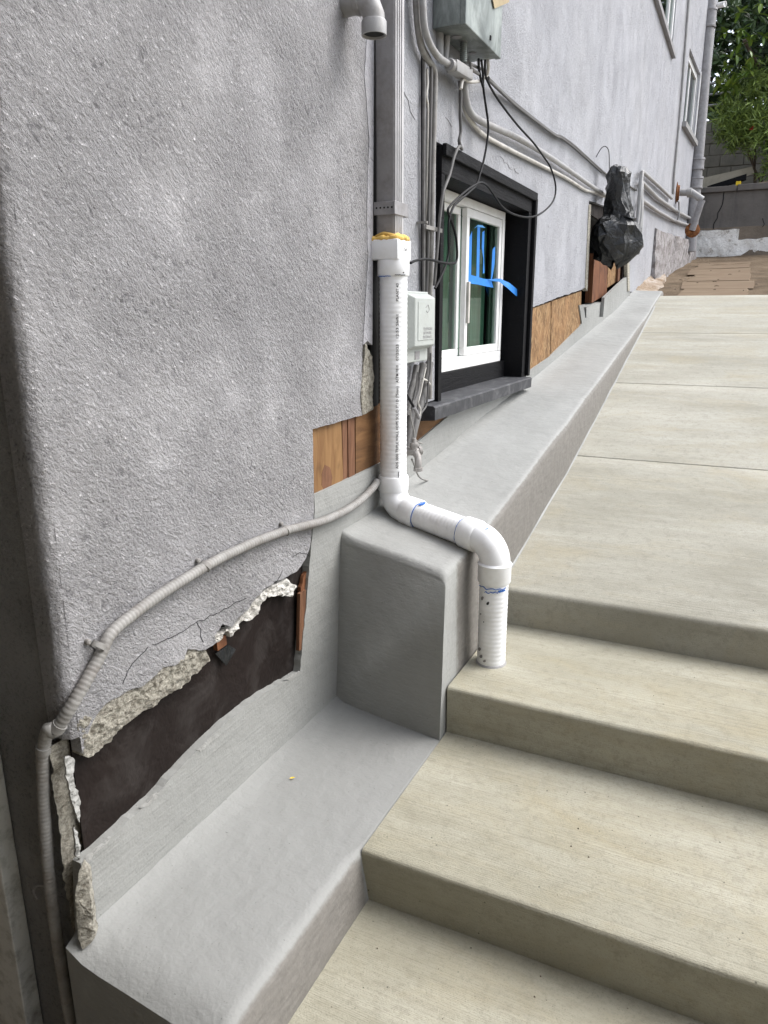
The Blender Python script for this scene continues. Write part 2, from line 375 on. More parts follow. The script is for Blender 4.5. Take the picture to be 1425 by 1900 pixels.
def slab(bm, P, depth, normal=(1, 0, 0), holes=()):
    """flat plate with front outline P and openings, thickness 'depth' to the back"""
    loops = [[Vector(p) for p in P]] + [[Vector(p) for p in h] for h in holes]
    n = Vector(normal); fl = [p for l in loops for p in l]
    tri = tessellate_polygon(loops)
    A = [bm.verts.new(p) for p in fl]; B = [bm.verts.new(p - n*depth) for p in fl]
    for t in tri:
        try: bm.faces.new([A[i] for i in t]); bm.faces.new([B[i] for i in reversed(t)])
        except ValueError: pass
    k = 0
    for l in loops:
        m = len(l)
        for i in range(m):
            j = (i+1) % m
            try: bm.faces.new((A[k+i], A[k+j], B[k+j], B[k+i]))
            except ValueError: pass
        k += m
    return bm
def loft(bm, S, cap=True, closed=False):
    V = [[bm.verts.new(p) for p in s] for s in S]
    for A, B in zip(V, V[1:]):
        m = len(A)
        for i in range(m if closed else m-1):
            j = (i+1) % m
            bm.faces.new((A[i], A[j], B[j], B[i]))
    if cap: bm.faces.new(V[0]); bm.faces.new(V[-1])
    return bm
def lathe(bm, base, axis, prof, seg=24, caps=True):
    """prof: (distance along the axis, radius)"""
    ax = Vector(axis).normalized(); a = ax.orthogonal().normalized(); b = ax.cross(a); base = Vector(base); rings = []
    for h, rr in prof:
        rings.append([bm.verts.new(base + ax*h + rr*(a*math.cos(2*math.pi*k/seg) + b*math.sin(2*math.pi*k/seg))) for k in range(seg)])
    for A, B in zip(rings, rings[1:]):
        for k in range(seg): bm.faces.new((A[k], A[(k+1) % seg], B[(k+1) % seg], B[k]))
    if caps: bm.faces.new(rings[0]); bm.faces.new(rings[-1])
    return bm
def V3(p): return Vector(p)
def shift(P, dx): return [Vector((p[0]+dx, p[1], p[2])) for p in P]

# ---------------------------------------------------------------- ground
def ground():
    prof = [(-40, -1.78), (1.0, -1.78), (1.9, -1.4), (2.6, -1.2), (7.3, -.25), (9, .0), (12.9, .5), (13.15, 1.70), (16.2, 1.75), (16.5, 1.9), (24, 3.2), (60, 9), (160, 16)]
    bm = nb(); S = []
    for y, z in prof: S.append([Vector((x, y, z)) for x in (-60, -20, -6, -2, 0, 2, 6, 20, 60)])
    loft(bm, S, cap=False)
    return tag(obj('ground', bm, 'ground', origin=(0, 0, -1.78)), kind='structure')
ground()

# concrete steps: each tread and riser is one cast step
steps = tag(bpy.data.objects.new('steps', None), kind='structure'); COL.objects.link(steps); steps.location = (1.2, 1.2, -1.4); XS = .362
def step(y0, y1, ztop, zbot, mat='concrete'):
    bm = nb(); rr = .012; S = []
    prof = [(y0+.012, zbot)]
    for k in range(6):
        a = math.pi/2*k/5
        prof.append((y0 + rr*(1-math.sin(a)) if k else y0+.004, ztop-rr + rr*(1-math.cos(a)) if False else ztop-rr+rr*math.sin(a)))
    prof = [(y0+.006, zbot), (y0, ztop-rr)] + [(y0+rr*(1-math.cos(math.pi/2*k/5)), ztop-rr+rr*math.sin(math.pi/2*k/5)) for k in range(1, 6)] + [(y1, ztop), (y1, zbot)]
    n = 60
    for i in range(n+1):
        x = XS + 3.0*i/n; sec = []
        for j, (y, z) in enumerate(prof):
            w = noise.noise(Vector((x*2.2, y*3+ztop*9, 1.3)))*.004 if 0 < j < 7 else 0
            w2 = noise.noise(Vector((x*24, ztop*31, j*.2)))*.0012 if 0 < j < 7 else 0
            sec.append(Vector((x, y+w+w2, z+.3*w+w2)))
        S.append(sec)
    loft(bm, S, closed=True)
    o = obj('step', bm, mat, steps, smooth=35); return o
step(.72, 1.22, -1.265, -1.8); step(1.212, 1.745, -1.139, -1.6); step(1.73, 2.235, -1.0, -1.30)
step(.22, .73, -1.40, -1.8); step(-.28, .23, -1.535, -1.8); step(-.8, -.27, -1.67, -1.8)

# driveway slabs climbing from the top step
drive = tag(bpy.data.objects.new('driveway', None), kind='structure'); COL.objects.link(drive); drive.location = (1.5, 3, -.9)
SL = .195
def dz(y): return -.875 + SL*(y-2.22)
def slab_panel(y0, y1, nose=False):
    bm = nb(); S = []; n = 50; rr = .018 if nose else .006
    zb0 = -1.15 if nose else dz(y0)-.12
    xl = lambda y: .30
    for i in range(n+1):
        x = .10 + 3.2*i/n; sec = [Vector((x, y0+.004, zb0))]
        for k in range(5):
            a = math.pi/2*k/4; sec.append(Vector((x, y0+rr*(1-math.cos(a)), dz(y0)-rr+rr*math.sin(a))))
        for k in range(1, 9):
            y = y0 + (y1-y0)*k/9; sec.append(Vector((x, y, dz(y)+noise.noise(Vector((x*1.5, y*1.5, 3)))*.003)))
        for k in range(3):
            a = math.pi/2*k/2; sec.append(Vector((x, y1-.006*(1-math.sin(math.pi/2-a)) if k else y1-.006, dz(y1)-.006*(1-math.cos(a)))))
        sec.append(Vector((x, y1, dz(y1)-.12)))
        if nose:
            w = noise.noise(Vector((x*2.2, 8, 1.3)))*.004
            for v in sec[1:6]: v.y += w
        S.append(sec)
    loft(bm, S, closed=True)
    return obj('concrete_panel', bm, 'drive', drive, smooth=35)
slab_panel(2.22, 3.405, True); slab_panel(3.414, 4.588); slab_panel(4.602, 5.892); slab_panel(5.908, 7.36)
bmb = nb(); box(bmb, (.2, 2.3, -1.2), (3.3, 7.3, -1.15)); 
obj('joint_filler', loft(nb(), [[Vector((x, y, dz(y)-.03)) for y in (3.36, 5.95)] + [Vector((x, y, dz(y)-.07)) for y in (5.95, 3.36)] for x in (.12, 3.28)], closed=True), 'dark_gap', drive); bmb.free()

# bare earth beyond the slab, with weathered boards lying on it
def ez(y): return .13 + .125*(y-7.35)
def earth():
    bm = nb(); S = []
    for i in range(46):
        y = 6.75 + (13.05-6.75)*i/45; sec = []
        for j in range(40):
            x = -.02 + 5.5*j/39
            z = ez(y) - .035 + .022*noise.noise(Vector((x*3, y*3, 0))) + .012*noise.noise(Vector((x*9, y*9, 5)))
            if y < 7.45 and x > .26: z = min(z, dz(y)-.03)
            elif y < 7.45: z -= .03
            sec.append(Vector((x, y, z)))
        S.append(sec)
    loft(bm, S, cap=False)
    return tag(obj('dirt', bm, 'dirt', smooth=True), kind='structure')
earth()
for i, (y0, y1, x0, x1, dzz, sk) in enumerate([(7.42, 8.15, .40, .98, .0, .02), (8.17, 8.9, .34, 1.0, -.002, -.02), (8.92, 9.7, .37, .95, .0, .015), (9.73, 10.5, .30, .93, -.002, -.01), (10.55, 11.5, .33, .92, -.002, .02)]):
    bm = nb(); vv = []
    for x in (x0, x1):
        for y in (y0+sk*(x-x0)*3, y1+sk*(x-x0)*3):
            for z in (-.03, .0): vv.append(bm.verts.new((x+random.uniform(-.03, .03), y+random.uniform(-.03, .03), ez(y)-.025+z+dzz+random.uniform(0, .006))))
    hexa_v(bm, vv)
    o = obj('board', bm, 'board')
    tag(o, ['widest weathered brown board on the dirt just past the concrete slab', 'second weathered brown board from the concrete slab, on the dirt', 'weathered brown board lying in the middle of the dirt patch',
            'weathered board on the dirt, next to the farthest one', 'weathered board on the dirt nearest the white peeling wall base'][i], 'board', 'weathered boards lying on the dirt')
bm = nb()
for k in range(22):
    x, y = random.uniform(.25, 1.5), random.uniform(7.5, 12); a = random.uniform(0, 3.1); l = random.uniform(.015, .045)
    tube(bm, [(x, y, ez(y)+.008), (x+l*math.cos(a)*.5, y+l*math.sin(a)*.5, ez(y)+.011), (x+l*math.cos(a), y+l*math.sin(a), ez(y)+.008)], .0035, 4)
tag(obj('leaf_litter', bm, 'bark'), 'dry twigs and leaf scraps scattered over the brown dirt', 'leaf litter', kind='stuff')

# ---------------------------------------------------------------- ledges
def lower_ledge():
    bm = nb(); S = []
    n = 44
    for i in range(n+1):
        t = i/n; y = .748 + (1.80-.748)*t
        k = 0. if i > 3 else (1-i/3.)                      # rounded near end
        drop = .022*k*k
        sec = []
        rr = .032 if y < 1.17 else .009 if y > 1.24 else .032-.023*(y-1.17)/.07      # the arris is sharp where the tread butts against it
        for j in range(9):                                  # top, with a small cove against the wall
            x = -.02 + (.362-rr+.02)*j/8
            z = -1.139 + .018*math.exp(-max(x, 0)/.012) - .002*(x/.33)
            sec.append((x, z-drop))
        for j in range(1, 7):                               # outer arris
            a = math.pi/2*j/6*.92; sec.append((.362-rr+rr*math.sin(a), -1.141-rr*(1-math.cos(a))-drop))
        sec += [(.366, -1.19-drop*.5), (.372, -1.22), (.378, -1.262), (.39, -1.79), (-.02, -1.79)]
        y2 = y + (.02*k if True else 0)
        if i == 0: y2 = y
        P = []
        for x, z in sec:
            w = .003*noise.noise(Vector((x*7, y*6, z*6))) + .0012*noise.noise(Vector((x*30, y*30, z*30)))
            yy = y - .03*(x/.37) if t < .3 else y           # the near end is a little skewed
            P.append(Vector((x + w*.6, yy, z+w)))
        S.append(P)
    loft(bm, S, closed=True)
    o = obj('concrete_ledge', bm, 'coating_shaded', smooth=60, bare=lambda p: max(0., min(1., (p.x-.346)/.018))*max(0., min(1., (1.22-p.y)/.03)))
    return tag(o, 'low flat grey coated ledge with a yellow petal, below the torn hole', 'ledge')
lower_ledge()
def zin(y):
    K = [(1.70, -.632), (1.8, -.625), (2.03, -.617), (2.27, -.577), (3.01, -.47), (4.05, -.345), (5.19, -.19), (6.4, -.03), (7.67, .156)]
    for (a, b), (c, d) in zip(K, K[1:]):
        if y <= c: return b + (d-b)*(y-a)/(c-a)
    return K[-1][1]
def xout(y): return .352 if y < 2.4 else .352 - (.352-.262)*max(0, min(1, (y-3.2)/(7.0-3.2)))
def upper_ledge():
    bm = nb(); S = []
    ys = [0, .002, .006, .013, .024, .045] + [.07 + .03*i for i in range(12)] + [.45 + .085*i for i in range(64)]
    for i, dy in enumerate(ys):
        y = 1.735 + dy
        e = max(0., 1 - dy/.018); drop = .017*e*e            # rounded top front arris
        xo = xout(y); zi = zin(y+.03); foot = -1.15 if y < 2.1 else max(-1.15, dz(y)-.12)
        zo = zi - (.042 if y < 2.3 else max(.012, .042-.02*(y-2.3)))
        if y > 5.5: zo = max(zo, dz(y)+.012)
        zo = max(zo, dz(y)+.014) if y > 2.25 else zo
        zi = max(zi, zo+.004)
        sec = []
        for j in range(9):
            t = j/8; x = -.02 + (xo-.030+.02)*t
            sec.append((x, zi + (zo-zi)*t + .014*math.exp(-max(x, 0)/.014) - drop))
        for j in range(1, 6):
            a = math.pi/2*j/5*.9; sec.append((xo-.030+.029*math.sin(a), zo-.026*(1-math.cos(a))-drop))
        h = zo-.026-foot
        sec += [(xo+.001, zo-.026-drop-h*.3), (xo+.004, zo-.026-h*.6), (xo+.007, foot), (-.02, foot)]
        P = []
        for j, (x, z) in enumerate(sec):
            w = .004*noise.noise(Vector((x*6, y*4, z*5))) + .0014*noise.noise(Vector((x*26, y*26, z*26)))
            yy = y
            if y < 2.0:                                     # skewed and battered front face
                fr = max(0, 1-(dy/.26))
                yy = y + fr*(.068 - .066*(x/.35)) - fr*(.05)*((-.65-z)/.5)*(1 if z < -.65 else 0)
                yy += .3*fr*w
            P.append(Vector((x+w*.6, yy, z+w*.8)))
        S.append(P)
    loft(bm, S, closed=True)
    o = obj('concrete_ledge', bm, 'coating', smooth=70, bare=lambda p: max(0., min(1., (p.x-(xout(p.y)-.020))/.018))*max(0., min(1., (p.y-1.78)/.06))*(.75 if p.y < 2. else 1.))
    return tag(o, 'long sloping grey ledge with a tall blocky end under the white drain pipe', 'ledge')
upper_ledge()
# thin mortar fillet where the slab meets the ledge
bm = nb(); S = []
for i in range(40):
    y = 2.26 + 4.6*i/39; x = xout(y) + .004
    S.append([Vector((x-.01, y, dz(y)-.02)), Vector((x-.006, y, dz(y)+.008)), Vector((x+.004+.003*noise.noise(Vector((y*9, 0, 0))), y, dz(y)+.0035)), Vector((x+.006, y, dz(y)-.02))])
loft(bm, S, closed=True); tag(obj('mortar_fillet', bm, 'coating', smooth=30), 'thin pale bead of mortar along the foot of the sloping grey ledge', 'mortar bead')

# ---------------------------------------------------------------- house
house = thing('house', (-.2, 5, -1.4), 'long lavender grey stucco house wall with its lower edge broken away', 'house')
TOP = 5.2
# --- near stucco field, from the corner to the long vertical crack
finish = [(0,0.8231,-0.769),(0,0.8567,-0.7162),(0,0.8734,-0.7074),(0,0.8992,-0.7018),(0,0.9208,-0.7026),(0,0.9473,-0.7032),(0,0.9869,-0.7134),(0,1.004,-0.7064),(0,1.044,-0.7),(0,1.077,-0.7114),(0,1.105,-0.7132),(0,1.115,-0.6911),(0,1.14,-0.702),(0,1.155,-0.7124),(0,1.174,-0.7171),(0,1.214,-0.7185),(0,1.208,-0.699),(0,1.237,-0.6831),(0,1.271,-0.7022),(0,1.323,-0.6844),(0,1.375,-0.6651),(0,1.405,-0.6562),(0,1.455,-0.6535),(0,1.502,-0.659),(0,1.551,-0.6604),(0,1.587,-0.6462),(0,1.615,-0.6322),(0,1.628,-0.6054),(0,1.652,-0.5137),(0,1.654,-0.4767)]
hole_top = [(0,1.654,-0.4767),(0,1.656,-0.2967)]
mid_edge = [(0,1.656,-0.2967),(0,1.771,-0.2964),(0,1.94,-0.2966)]
crack = [(0,1.94,-0.2966),(0,1.928,-0.2462),(0,1.939,-0.1849),(0,1.948,-0.0932),(0,1.965,0.027),(0,1.985,0.1599),(0,1.979,0.2314),(0,1.985,0.3582),(0,1.997,0.4559),(0,1.986,0.5338),(0,1.971,0.6086),(0,1.978,0.6489),(0,1.989,0.7026),(0,1.994,0.7917)]
corner = [(0, .805, -.66), (0, .805, -.3), (0, .808, .2), (0, .81, TOP)]
bm = nb()
low = jag(finish, .012, .006, 1.)
out = low[:-1] + jag(hole_top, .02, .003, 2.)[:-1] + jag(mid_edge, .02, .003, 3.)[:-1] + jag(crack, .02, .003, 4., (1,))
out += [Vector((0, crack[-1][1], TOP))] + [Vector((0, .824, TOP)), Vector((0, .824, -.3)), Vector((0, .822, -.72))]
slab(bm, out, .028)
bmesh.ops.dissolve_degenerate(bm, edges=bm.edges, dist=1e-5)
obj('stucco_panel', bm, 'stucco', house)
# rounded corner bead and the dark return beside it
bm = nb(); S = []
for i in range(150):
    z = -.735 + (TOP+.735)*(i/149)**1.6; w = lambda k: .0022*noise.noise(Vector((k*.5, z*40, 1))) + .002*noise.noise(Vector((k*.2, z*9, 4)))
    S.append([Vector((-.055, .8045, z))] + [Vector((-.022+.0225*math.sin(math.pi/2*k/8)+w(k), .8035+.024*(1-math.cos(math.pi/2*k/8))-w(k+3), z)) for k in range(9)] + [Vector((-.03, .8275, z))])
loft(bm, S, closed=True); obj('corner_bead', bm, 'stucco', house, smooth=50)
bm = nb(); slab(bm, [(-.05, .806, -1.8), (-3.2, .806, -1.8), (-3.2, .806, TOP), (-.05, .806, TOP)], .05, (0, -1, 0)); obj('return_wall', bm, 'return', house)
# strip right of the crack, smoother, chipped at its foot
cr2 = [Vector((0, p[1]+.004, p[2])) for p in crack[3:]]
strip_r = [(0,2.036,0.805),(0,2.034,0.6765),(0,2.026,0.406),(0,2.018,0.1177),(0,2.011,-0.0957)]
bm = nb(); slab(bm, jag(cr2, .02, .003, 4., (1,)) + [Vector((0, cr2[-1].y, TOP)), Vector((0, strip_r[0][1], TOP))] + [Vector(p) for p in strip_r] + [Vector(p) for p in [(0,2.008,-0.0956),(0,1.98,-0.0821)]], .028)
obj('stucco_strip', bm, 'stucco_smooth', house)
def rough_patch(name, outline, mat, depth, bulge=.02, seed=0., step=.006, x0=0., normal=(1, 0, 0)):
    """lumpy broken mortar filling an outline"""
    bm = nb(); P = [Vector(p) for p in outline]
    tri = tessellate_polygon([P]); V = [bm.verts.new(p) for p in P]
    for t in tri:
        try: bm.faces.new([V[i] for i in t])
        except ValueError: pass
    for _ in range(7):
        es = [e for e in bm.edges if e.calc_length() > step*1.6]
        if not es: break
        bmesh.ops.subdivide_edges(bm, edges=es, cuts=1); bmesh.ops.triangulate(bm, faces=bm.faces)
    n = Vector(normal)
    for v in bm.verts:
        p = v.co*38 + Vector((seed, seed*2, 0))
        b = 0 if any(e.is_boundary for e in v.link_edges) else 1
        v.co += n*(bulge*(noise.noise(p*.45)*.45 + .45*noise.noise(p*1.2) + .42*noise.noise(p*2.7) + .3*abs(noise.noise(p*5.5))) + (.15*bulge*b) + x0)
    bnd = [e for e in bm.edges if e.is_boundary]
    ret = bmesh.ops.extrude_edge_only(bm, edges=bnd)
    for v in ret['geom']:
        if isinstance(v, bmesh.types.BMVert): v.co -= n*depth
    return obj(name, bm, mat, house, smooth=18)
rough_patch('mortar_chip', [(-0.004,1.967,-0.0848),(-0.004,2.015,-0.1305),(-0.004,2.025,-0.1917),(-0.004,2.016,-0.2882),(-0.004,1.948,-0.2962),(-0.004,1.939,-0.2475),(-0.004,1.947,-0.1856)], 'mortar', .025, .008, 3.)
torn = [(-0.006,0.818,-0.6883),(-0.006,0.8623,-0.7174),(-0.006,0.905,-0.7028),(-0.006,0.9534,-0.7042),(-0.006,1.011,-0.7073),(-0.006,1.051,-0.7007),(-0.006,1.113,-0.7127),(-0.006,1.125,-0.6943),(-0.006,1.165,-0.7158),(-0.006,1.187,-0.725),(-0.006,1.191,-0.7534),(-0.006,1.142,-0.7647),(-0.006,1.094,-0.771),(-0.006,1.033,-0.7716),(-0.006,0.989,-0.7733),(-0.006,0.9589,-0.7752),(-0.006,0.9332,-0.773),(-0.006,0.8952,-0.7764),(-0.006,0.8913,-0.7857),(-0.006,0.8578,-0.788),(-0.006,0.8412,-0.7871),(-0.006,0.8245,-0.7716)]
rough_patch('broken_mortar', jag(torn + torn[:1], .01, .005, 5.)[:-1], 'mortar', .03, .013, 1.)
torn2 = [(-0.006,1.215,-0.7032),(-0.006,1.278,-0.709),(-0.006,1.331,-0.6912),(-0.006,1.383,-0.6718),(-0.006,1.413,-0.6643),(-0.006,1.466,-0.6624),(-0.006,1.51,-0.6673),(-0.006,1.558,-0.7029),(-0.006,1.535,-0.7238),(-0.006,1.483,-0.702),(-0.006,1.417,-0.6811),(-0.006,1.392,-0.6978),(-0.006,1.382,-0.7151),(-0.006,1.346,-0.718),(-0.006,1.321,-0.7053),(-0.006,1.277,-0.726),(-0.006,1.263,-0.7255),(-0.006,1.259,-0.7011),(-0.006,1.233,-0.7238),(-0.006,1.217,-0.725)]
rough_patch('broken_mortar', jag(torn2 + torn2[:1], .01, .004, 7.)[:-1], 'mortar_pale', .026, .013, 2.)
# raw edge of the render down the corner, seen end-on
edge_l = [(-0.0344,0.788,-0.7437),(-0.0423,0.788,-0.8065),(-0.0413,0.788,-0.874),(-0.0447,0.788,-0.9447),(-0.0479,0.788,-1.042),(-0.0444,0.788,-1.127),(-0.0347,0.788,-1.193)]
edge_r = [(-0.0713,0.822,-1.241),(-0.0586,0.822,-1.137),(-0.0404,0.822,-1.017),(-0.0391,0.822,-0.9438),(-0.0421,0.822,-0.874),(-0.0408,0.822,-0.8047),(-0.0324,0.822,-0.7686)]
rough_patch('broken_mortar', jag([Vector(p) for p in edge_l + edge_r] , .012, .005, 9., (0, 2)), 'mortar', .03, .008, 4., normal=(0, -1, 0))
for sm in ([(-0.012,0.7931,-0.759),(-0.012,0.8104,-0.7715),(-0.012,0.8137,-0.7913),(-0.012,0.8074,-0.8097),(-0.012,0.8144,-0.8481),(-0.012,0.8128,-0.8953),(-0.012,0.8087,-0.9064),(-0.012,0.8009,-0.8733),(-0.012,0.7964,-0.8363),(-0.012,0.7919,-0.7999)], [(-0.012,0.7953,-0.9039),(-0.012,0.8033,-0.927),(-0.012,0.8041,-0.957),(-0.012,0.7964,-0.9844),(-0.012,0.7927,-0.9485)]):
    rough_patch('plaster_smear', jag([Vector(p) for p in sm]+[Vector(sm[0])], .004, .004, 4.)[:-1], 'smear', .004, .008, 6., .005)
rough_patch('broken_mortar', jag([Vector(p) for p in [(0.0063,0.765,-1.026),(0.0269,0.768,-0.9575),(0.0202,0.785,-0.9873),(0.0227,0.783,-1.059),(0.0271,0.78,-1.125),(0.0133,0.762,-1.144),(0.0038,0.76,-1.122)]], .01, .005, 2., (0, 2)), 'mortar', .02, .006, 5., .005, normal=(.5, -.8, 0))
for sm in ([(-0.003,0.7942,-0.9865),(-0.003,0.8116,-0.9809),(-0.003,0.8445,-0.9816),(-0.003,0.8667,-0.9796),(-0.003,0.8576,-0.9852),(-0.003,0.8276,-0.9882),(-0.003,0.8034,-0.9937)], [(-0.003,0.9491,-0.9715),(-0.003,0.9806,-0.9672),(-0.003,1.009,-0.968),(-0.003,0.9957,-0.9746),(-0.003,0.9699,-0.978)], [(-0.003,1.127,-0.942),(-0.003,1.161,-0.9398),(-0.003,1.2,-0.937),(-0.003,1.211,-0.9488),(-0.003,1.175,-0.9508),(-0.003,1.137,-0.9534)], [(-0.003,1.482,-0.9404),(-0.003,1.526,-0.949),(-0.003,1.573,-0.9515),(-0.003,1.567,-0.9617),(-0.003,1.512,-0.9551)]):
    bm = nb(); slab(bm, jag([Vector(p) for p in sm]+[Vector(sm[0])], .005, .004, 7.)[:-1], .006); obj('plaster_smear', bm, 'smear', house)
# --- right of the downspout: stucco up to the far bend, notched for the window and the open bay
right = [(0,2.276,-0.3039),(0,2.515,-0.311),(0,2.495,0.5437),(0,3.742,0.5399),(0,3.731,0.0054),(0,3.973,0.03),(0,4.398,0.0741),(0,5.044,0.1303),(0,5.181,0.1505),(0,5.119,0.6768),(0,6.868,0.7781),(0,6.98,0.4775),(0,7.03,0.2799),(0,7.196,0.1659),(0,7.702,0.1667)]
far_foot = [(0, 8.4, .2), (0, 10.1, .35)]
bm = nb()
y0r = 2.125
P = [Vector((0, y0r, right[0][2]-.01))] + [Vector(p) for p in right[1:4]] + [Vector(p) for p in right[3:]] + [Vector(p) for p in far_foot] + [Vector((0, 10.1, TOP)), Vector((0, y0r, TOP))]
Q = []
for p in P:
    if not Q or (Q[-1]-p).length > 1e-4: Q.append(p)
up_win = [(0,7.337,2.495),(0,8.874,2.519),(0,8.37,3.088)]
uw = [Vector((0, 6.9, up_win[1][2])), Vector((0, up_win[1][1], up_win[1][2])), Vector((0, up_win[1][1], 4.4)), Vector((0, 6.9, 4.4))]
idx = 4
Q2 = Q[:idx] + jag(Q[idx:idx+5], .03, .006, 11.)[0:] + Q[idx+5:]
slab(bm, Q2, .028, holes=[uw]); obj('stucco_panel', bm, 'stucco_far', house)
T = math.tan(R(2.5))
def FP(y, z, off=0.): return Vector(((y-10.1)*T + off, y, z))
fw = [FP(10.46, 2.2), FP(11.62, 2.2), FP(11.62, 3.0), FP(10.46, 3.0)]
uw2 = [FP(11.7, 3.9), FP(12.3, 3.9), FP(12.3, 4.6), FP(11.7, 4.6)]
nF = Vector((1, -T, 0)).normalized()
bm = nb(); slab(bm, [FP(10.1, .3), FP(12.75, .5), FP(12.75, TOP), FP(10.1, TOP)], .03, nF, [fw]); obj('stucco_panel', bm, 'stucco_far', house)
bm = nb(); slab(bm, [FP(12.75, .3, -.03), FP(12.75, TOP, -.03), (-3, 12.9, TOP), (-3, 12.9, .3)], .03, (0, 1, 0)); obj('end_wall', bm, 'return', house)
# roof deck and hidden backing keep daylight out of the walls
bm = nb(); box(bm, (-5, .84, TOP), (.0, 12.75, TOP+.15)); obj('roof', bm, 'grey_paint', house)
wy0, wy1, wz0, wz1 = 2.52, 3.735, -.33, .54
hy0, hy1 = right[8][1], 6.95
bm = nb()
slab(bm, [(-.031, .83, -1.5), (-.031, 9.9, -1.5), (-.031, 9.9, TOP), (-.031, .83, TOP)], .012,
     holes=[[(-.031, wy0, wz0), (-.031, wy1, wz0), (-.031, wy1, wz1), (-.031, wy0, wz1)],
            [(-.031, hy0+.0, -.1), (-.031, hy1, .1), (-.031, hy1, .62), (-.031, hy0, .62)],
            [(-.031, q.y, q.z) for q in uw]])
obj('sheathing', bm, 'felt', house)
# membrane-covered board inside the torn hole
brd = [(-0.026,0.8065,-0.7687),(-0.026,1.62,-0.6995),(-0.026,1.637,-0.9915),(-0.026,1.141,-0.9678),(-0.026,0.8091,-1.014)]
bm = nb(); slab(bm, [(-.026, .822, -1.10), (-.026, 1.66, -1.02), (-.026, 1.66, -.62), (-.026, .822, -.62)], .004); obj('membrane', bm, 'felt', house)
flap = [(-0.012,1.222,-0.7512),(-0.012,1.27,-0.7491),(-0.012,1.297,-0.7731),(-0.012,1.258,-0.7971)]
bm = nb(); slab(bm, flap, .002); obj('membrane_flap', bm, 'bag', house)
bm = nb(); slab(bm, [(-0.008,1.224,-0.7204),(-0.008,1.258,-0.7185),(-0.008,1.26,-0.7436),(-0.008,1.226,-0.7451)], .012); obj('wood_scrap', bm, 'redwood', house)
bm = nb(); slab(bm, jag([(-0.012,1.591,-0.7184),(-0.012,1.612,-0.6884),(-0.012,1.638,-0.6751),(-0.012,1.644,-0.7133),(-0.012,1.627,-0.7629),(-0.012,1.611,-0.7414),(-0.012,1.59,-0.7337)], .012, .004, 3.), .01); obj('wood_scrap', bm, 'redwood', house)
bm = nb(); slab(bm, [(-0.006,1.577,-0.7314),(-0.006,1.608,-0.7297),(-0.006,1.59,-0.8962),(-0.006,1.562,-0.8921)], .01); obj('wood_batten', bm, 'stud', house)
for cp in ([(0.0004,0.9326,-0.6833),(0.0004,0.9476,-0.6644),(0.0004,0.9752,-0.6496),(0.0004,1.005,-0.6384)], [(0.0004,1.018,-0.6384),(0.0004,1.076,-0.6473),(0.0004,1.114,-0.645),(0.0004,1.153,-0.6443),(0.0004,1.188,-0.6471),(0.0004,1.22,-0.6479),(0.0004,1.275,-0.6516),(0.0004,1.329,-0.6526)], [(0.0004,1.153,-0.6443),(0.0004,1.161,-0.6641),(0.0004,1.162,-0.677),(0.0004,1.169,-0.6978)], [(0.0004,1.537,-0.6145),(0.0004,1.574,-0.6138),(0.0004,1.598,-0.6225),(0.0004,1.617,-0.6343)], [(0.0004,1.456,-0.6582),(0.0004,1.477,-0.6449),(0.0004,1.488,-0.6339)]):
    bm = nb(); tube(bm, jag([Vector(p) for p in cp], .008, .006, 3.), .0008, 5); obj('crack', bm, 'dark_gap', house)
for cp in ([(0.0008,2.23,0.6297),(0.0008,2.262,0.6079),(0.0008,2.283,0.5903),(0.0008,2.316,0.5719)], [(0.0008,3.205,0.6158),(0.0008,3.259,0.6103),(0.0008,3.341,0.596),(0.0008,3.425,0.5917),(0.0008,3.485,0.592)], [(0.0008,2.578,0.6317),(0.0008,2.604,0.6238),(0.0008,2.636,0.6133)]):
    bm = nb(); tube(bm, jag([Vector(p) for p in cp], .02, .012, 5.), .0012, 5); obj('crack', bm, 'grey_paint', house)
bm = nb(); slab(bm, [Vector((-.010, p[1]-.02, p[2])) for p in crack[2:]] + [Vector((-.010, p[1]+.03, p[2])) for p in reversed(crack[2:])], .004); obj('crack_shade', bm, 'dark_gap', house)  # black sheet that paints the shade inside the crack
bm = nb(); slab(bm, [(-0.014,2.045,0.81),(-0.014,2.098,0.827),(-0.014,2.078,-0.3297),(-0.014,2.025,-0.3228)], .004); obj('gap_shade', bm, 'dark_gap', house)  # black sheet that paints the shade left of the downspout
# --- boards behind the band under the near wall
bm = nb(); slab(bm, [(-0.012,1.671,-0.2838),(-0.012,1.833,-0.2901),(-0.012,1.839,-0.4713),(-0.012,1.651,-0.4996)], .012); o = obj('plywood_board', bm, 'plywood', house); o['label'] = 'pale plywood piece with a dark knot'
bm = nb(); slab(bm, jag([(-0.0115,1.735,-0.4073),(-0.0115,1.762,-0.4214),(-0.0115,1.776,-0.4504),(-0.0115,1.762,-0.4788),(-0.0115,1.732,-0.4876),(-0.0115,1.715,-0.461),(-0.0115,1.716,-0.4309)], .008, .004, 2.), .004); obj('knot', bm, 'stud', o)
bm = nb(); slab(bm, [(-0.014,1.843,-0.2915),(-0.014,1.879,-0.2913),(-0.014,1.872,-0.4912),(-0.014,1.843,-0.4882)], .006); obj('wood_batten', bm, 'stud', house)
bm = nb(); slab(bm, [(-0.011,1.873,-0.2905),(-0.011,1.913,-0.2892),(-0.011,1.911,-0.4941),(-0.011,1.87,-0.4937)], .012); obj('wood_batten', bm, 'stud', house)
bm = nb(); slab(bm, [(-0.012,1.922,-0.2903),(-0.012,2.113,-0.2795),(-0.012,2.111,-0.4912),(-0.012,1.917,-0.492)], .012); obj('plywood_board', bm, 'plywood_old', house)
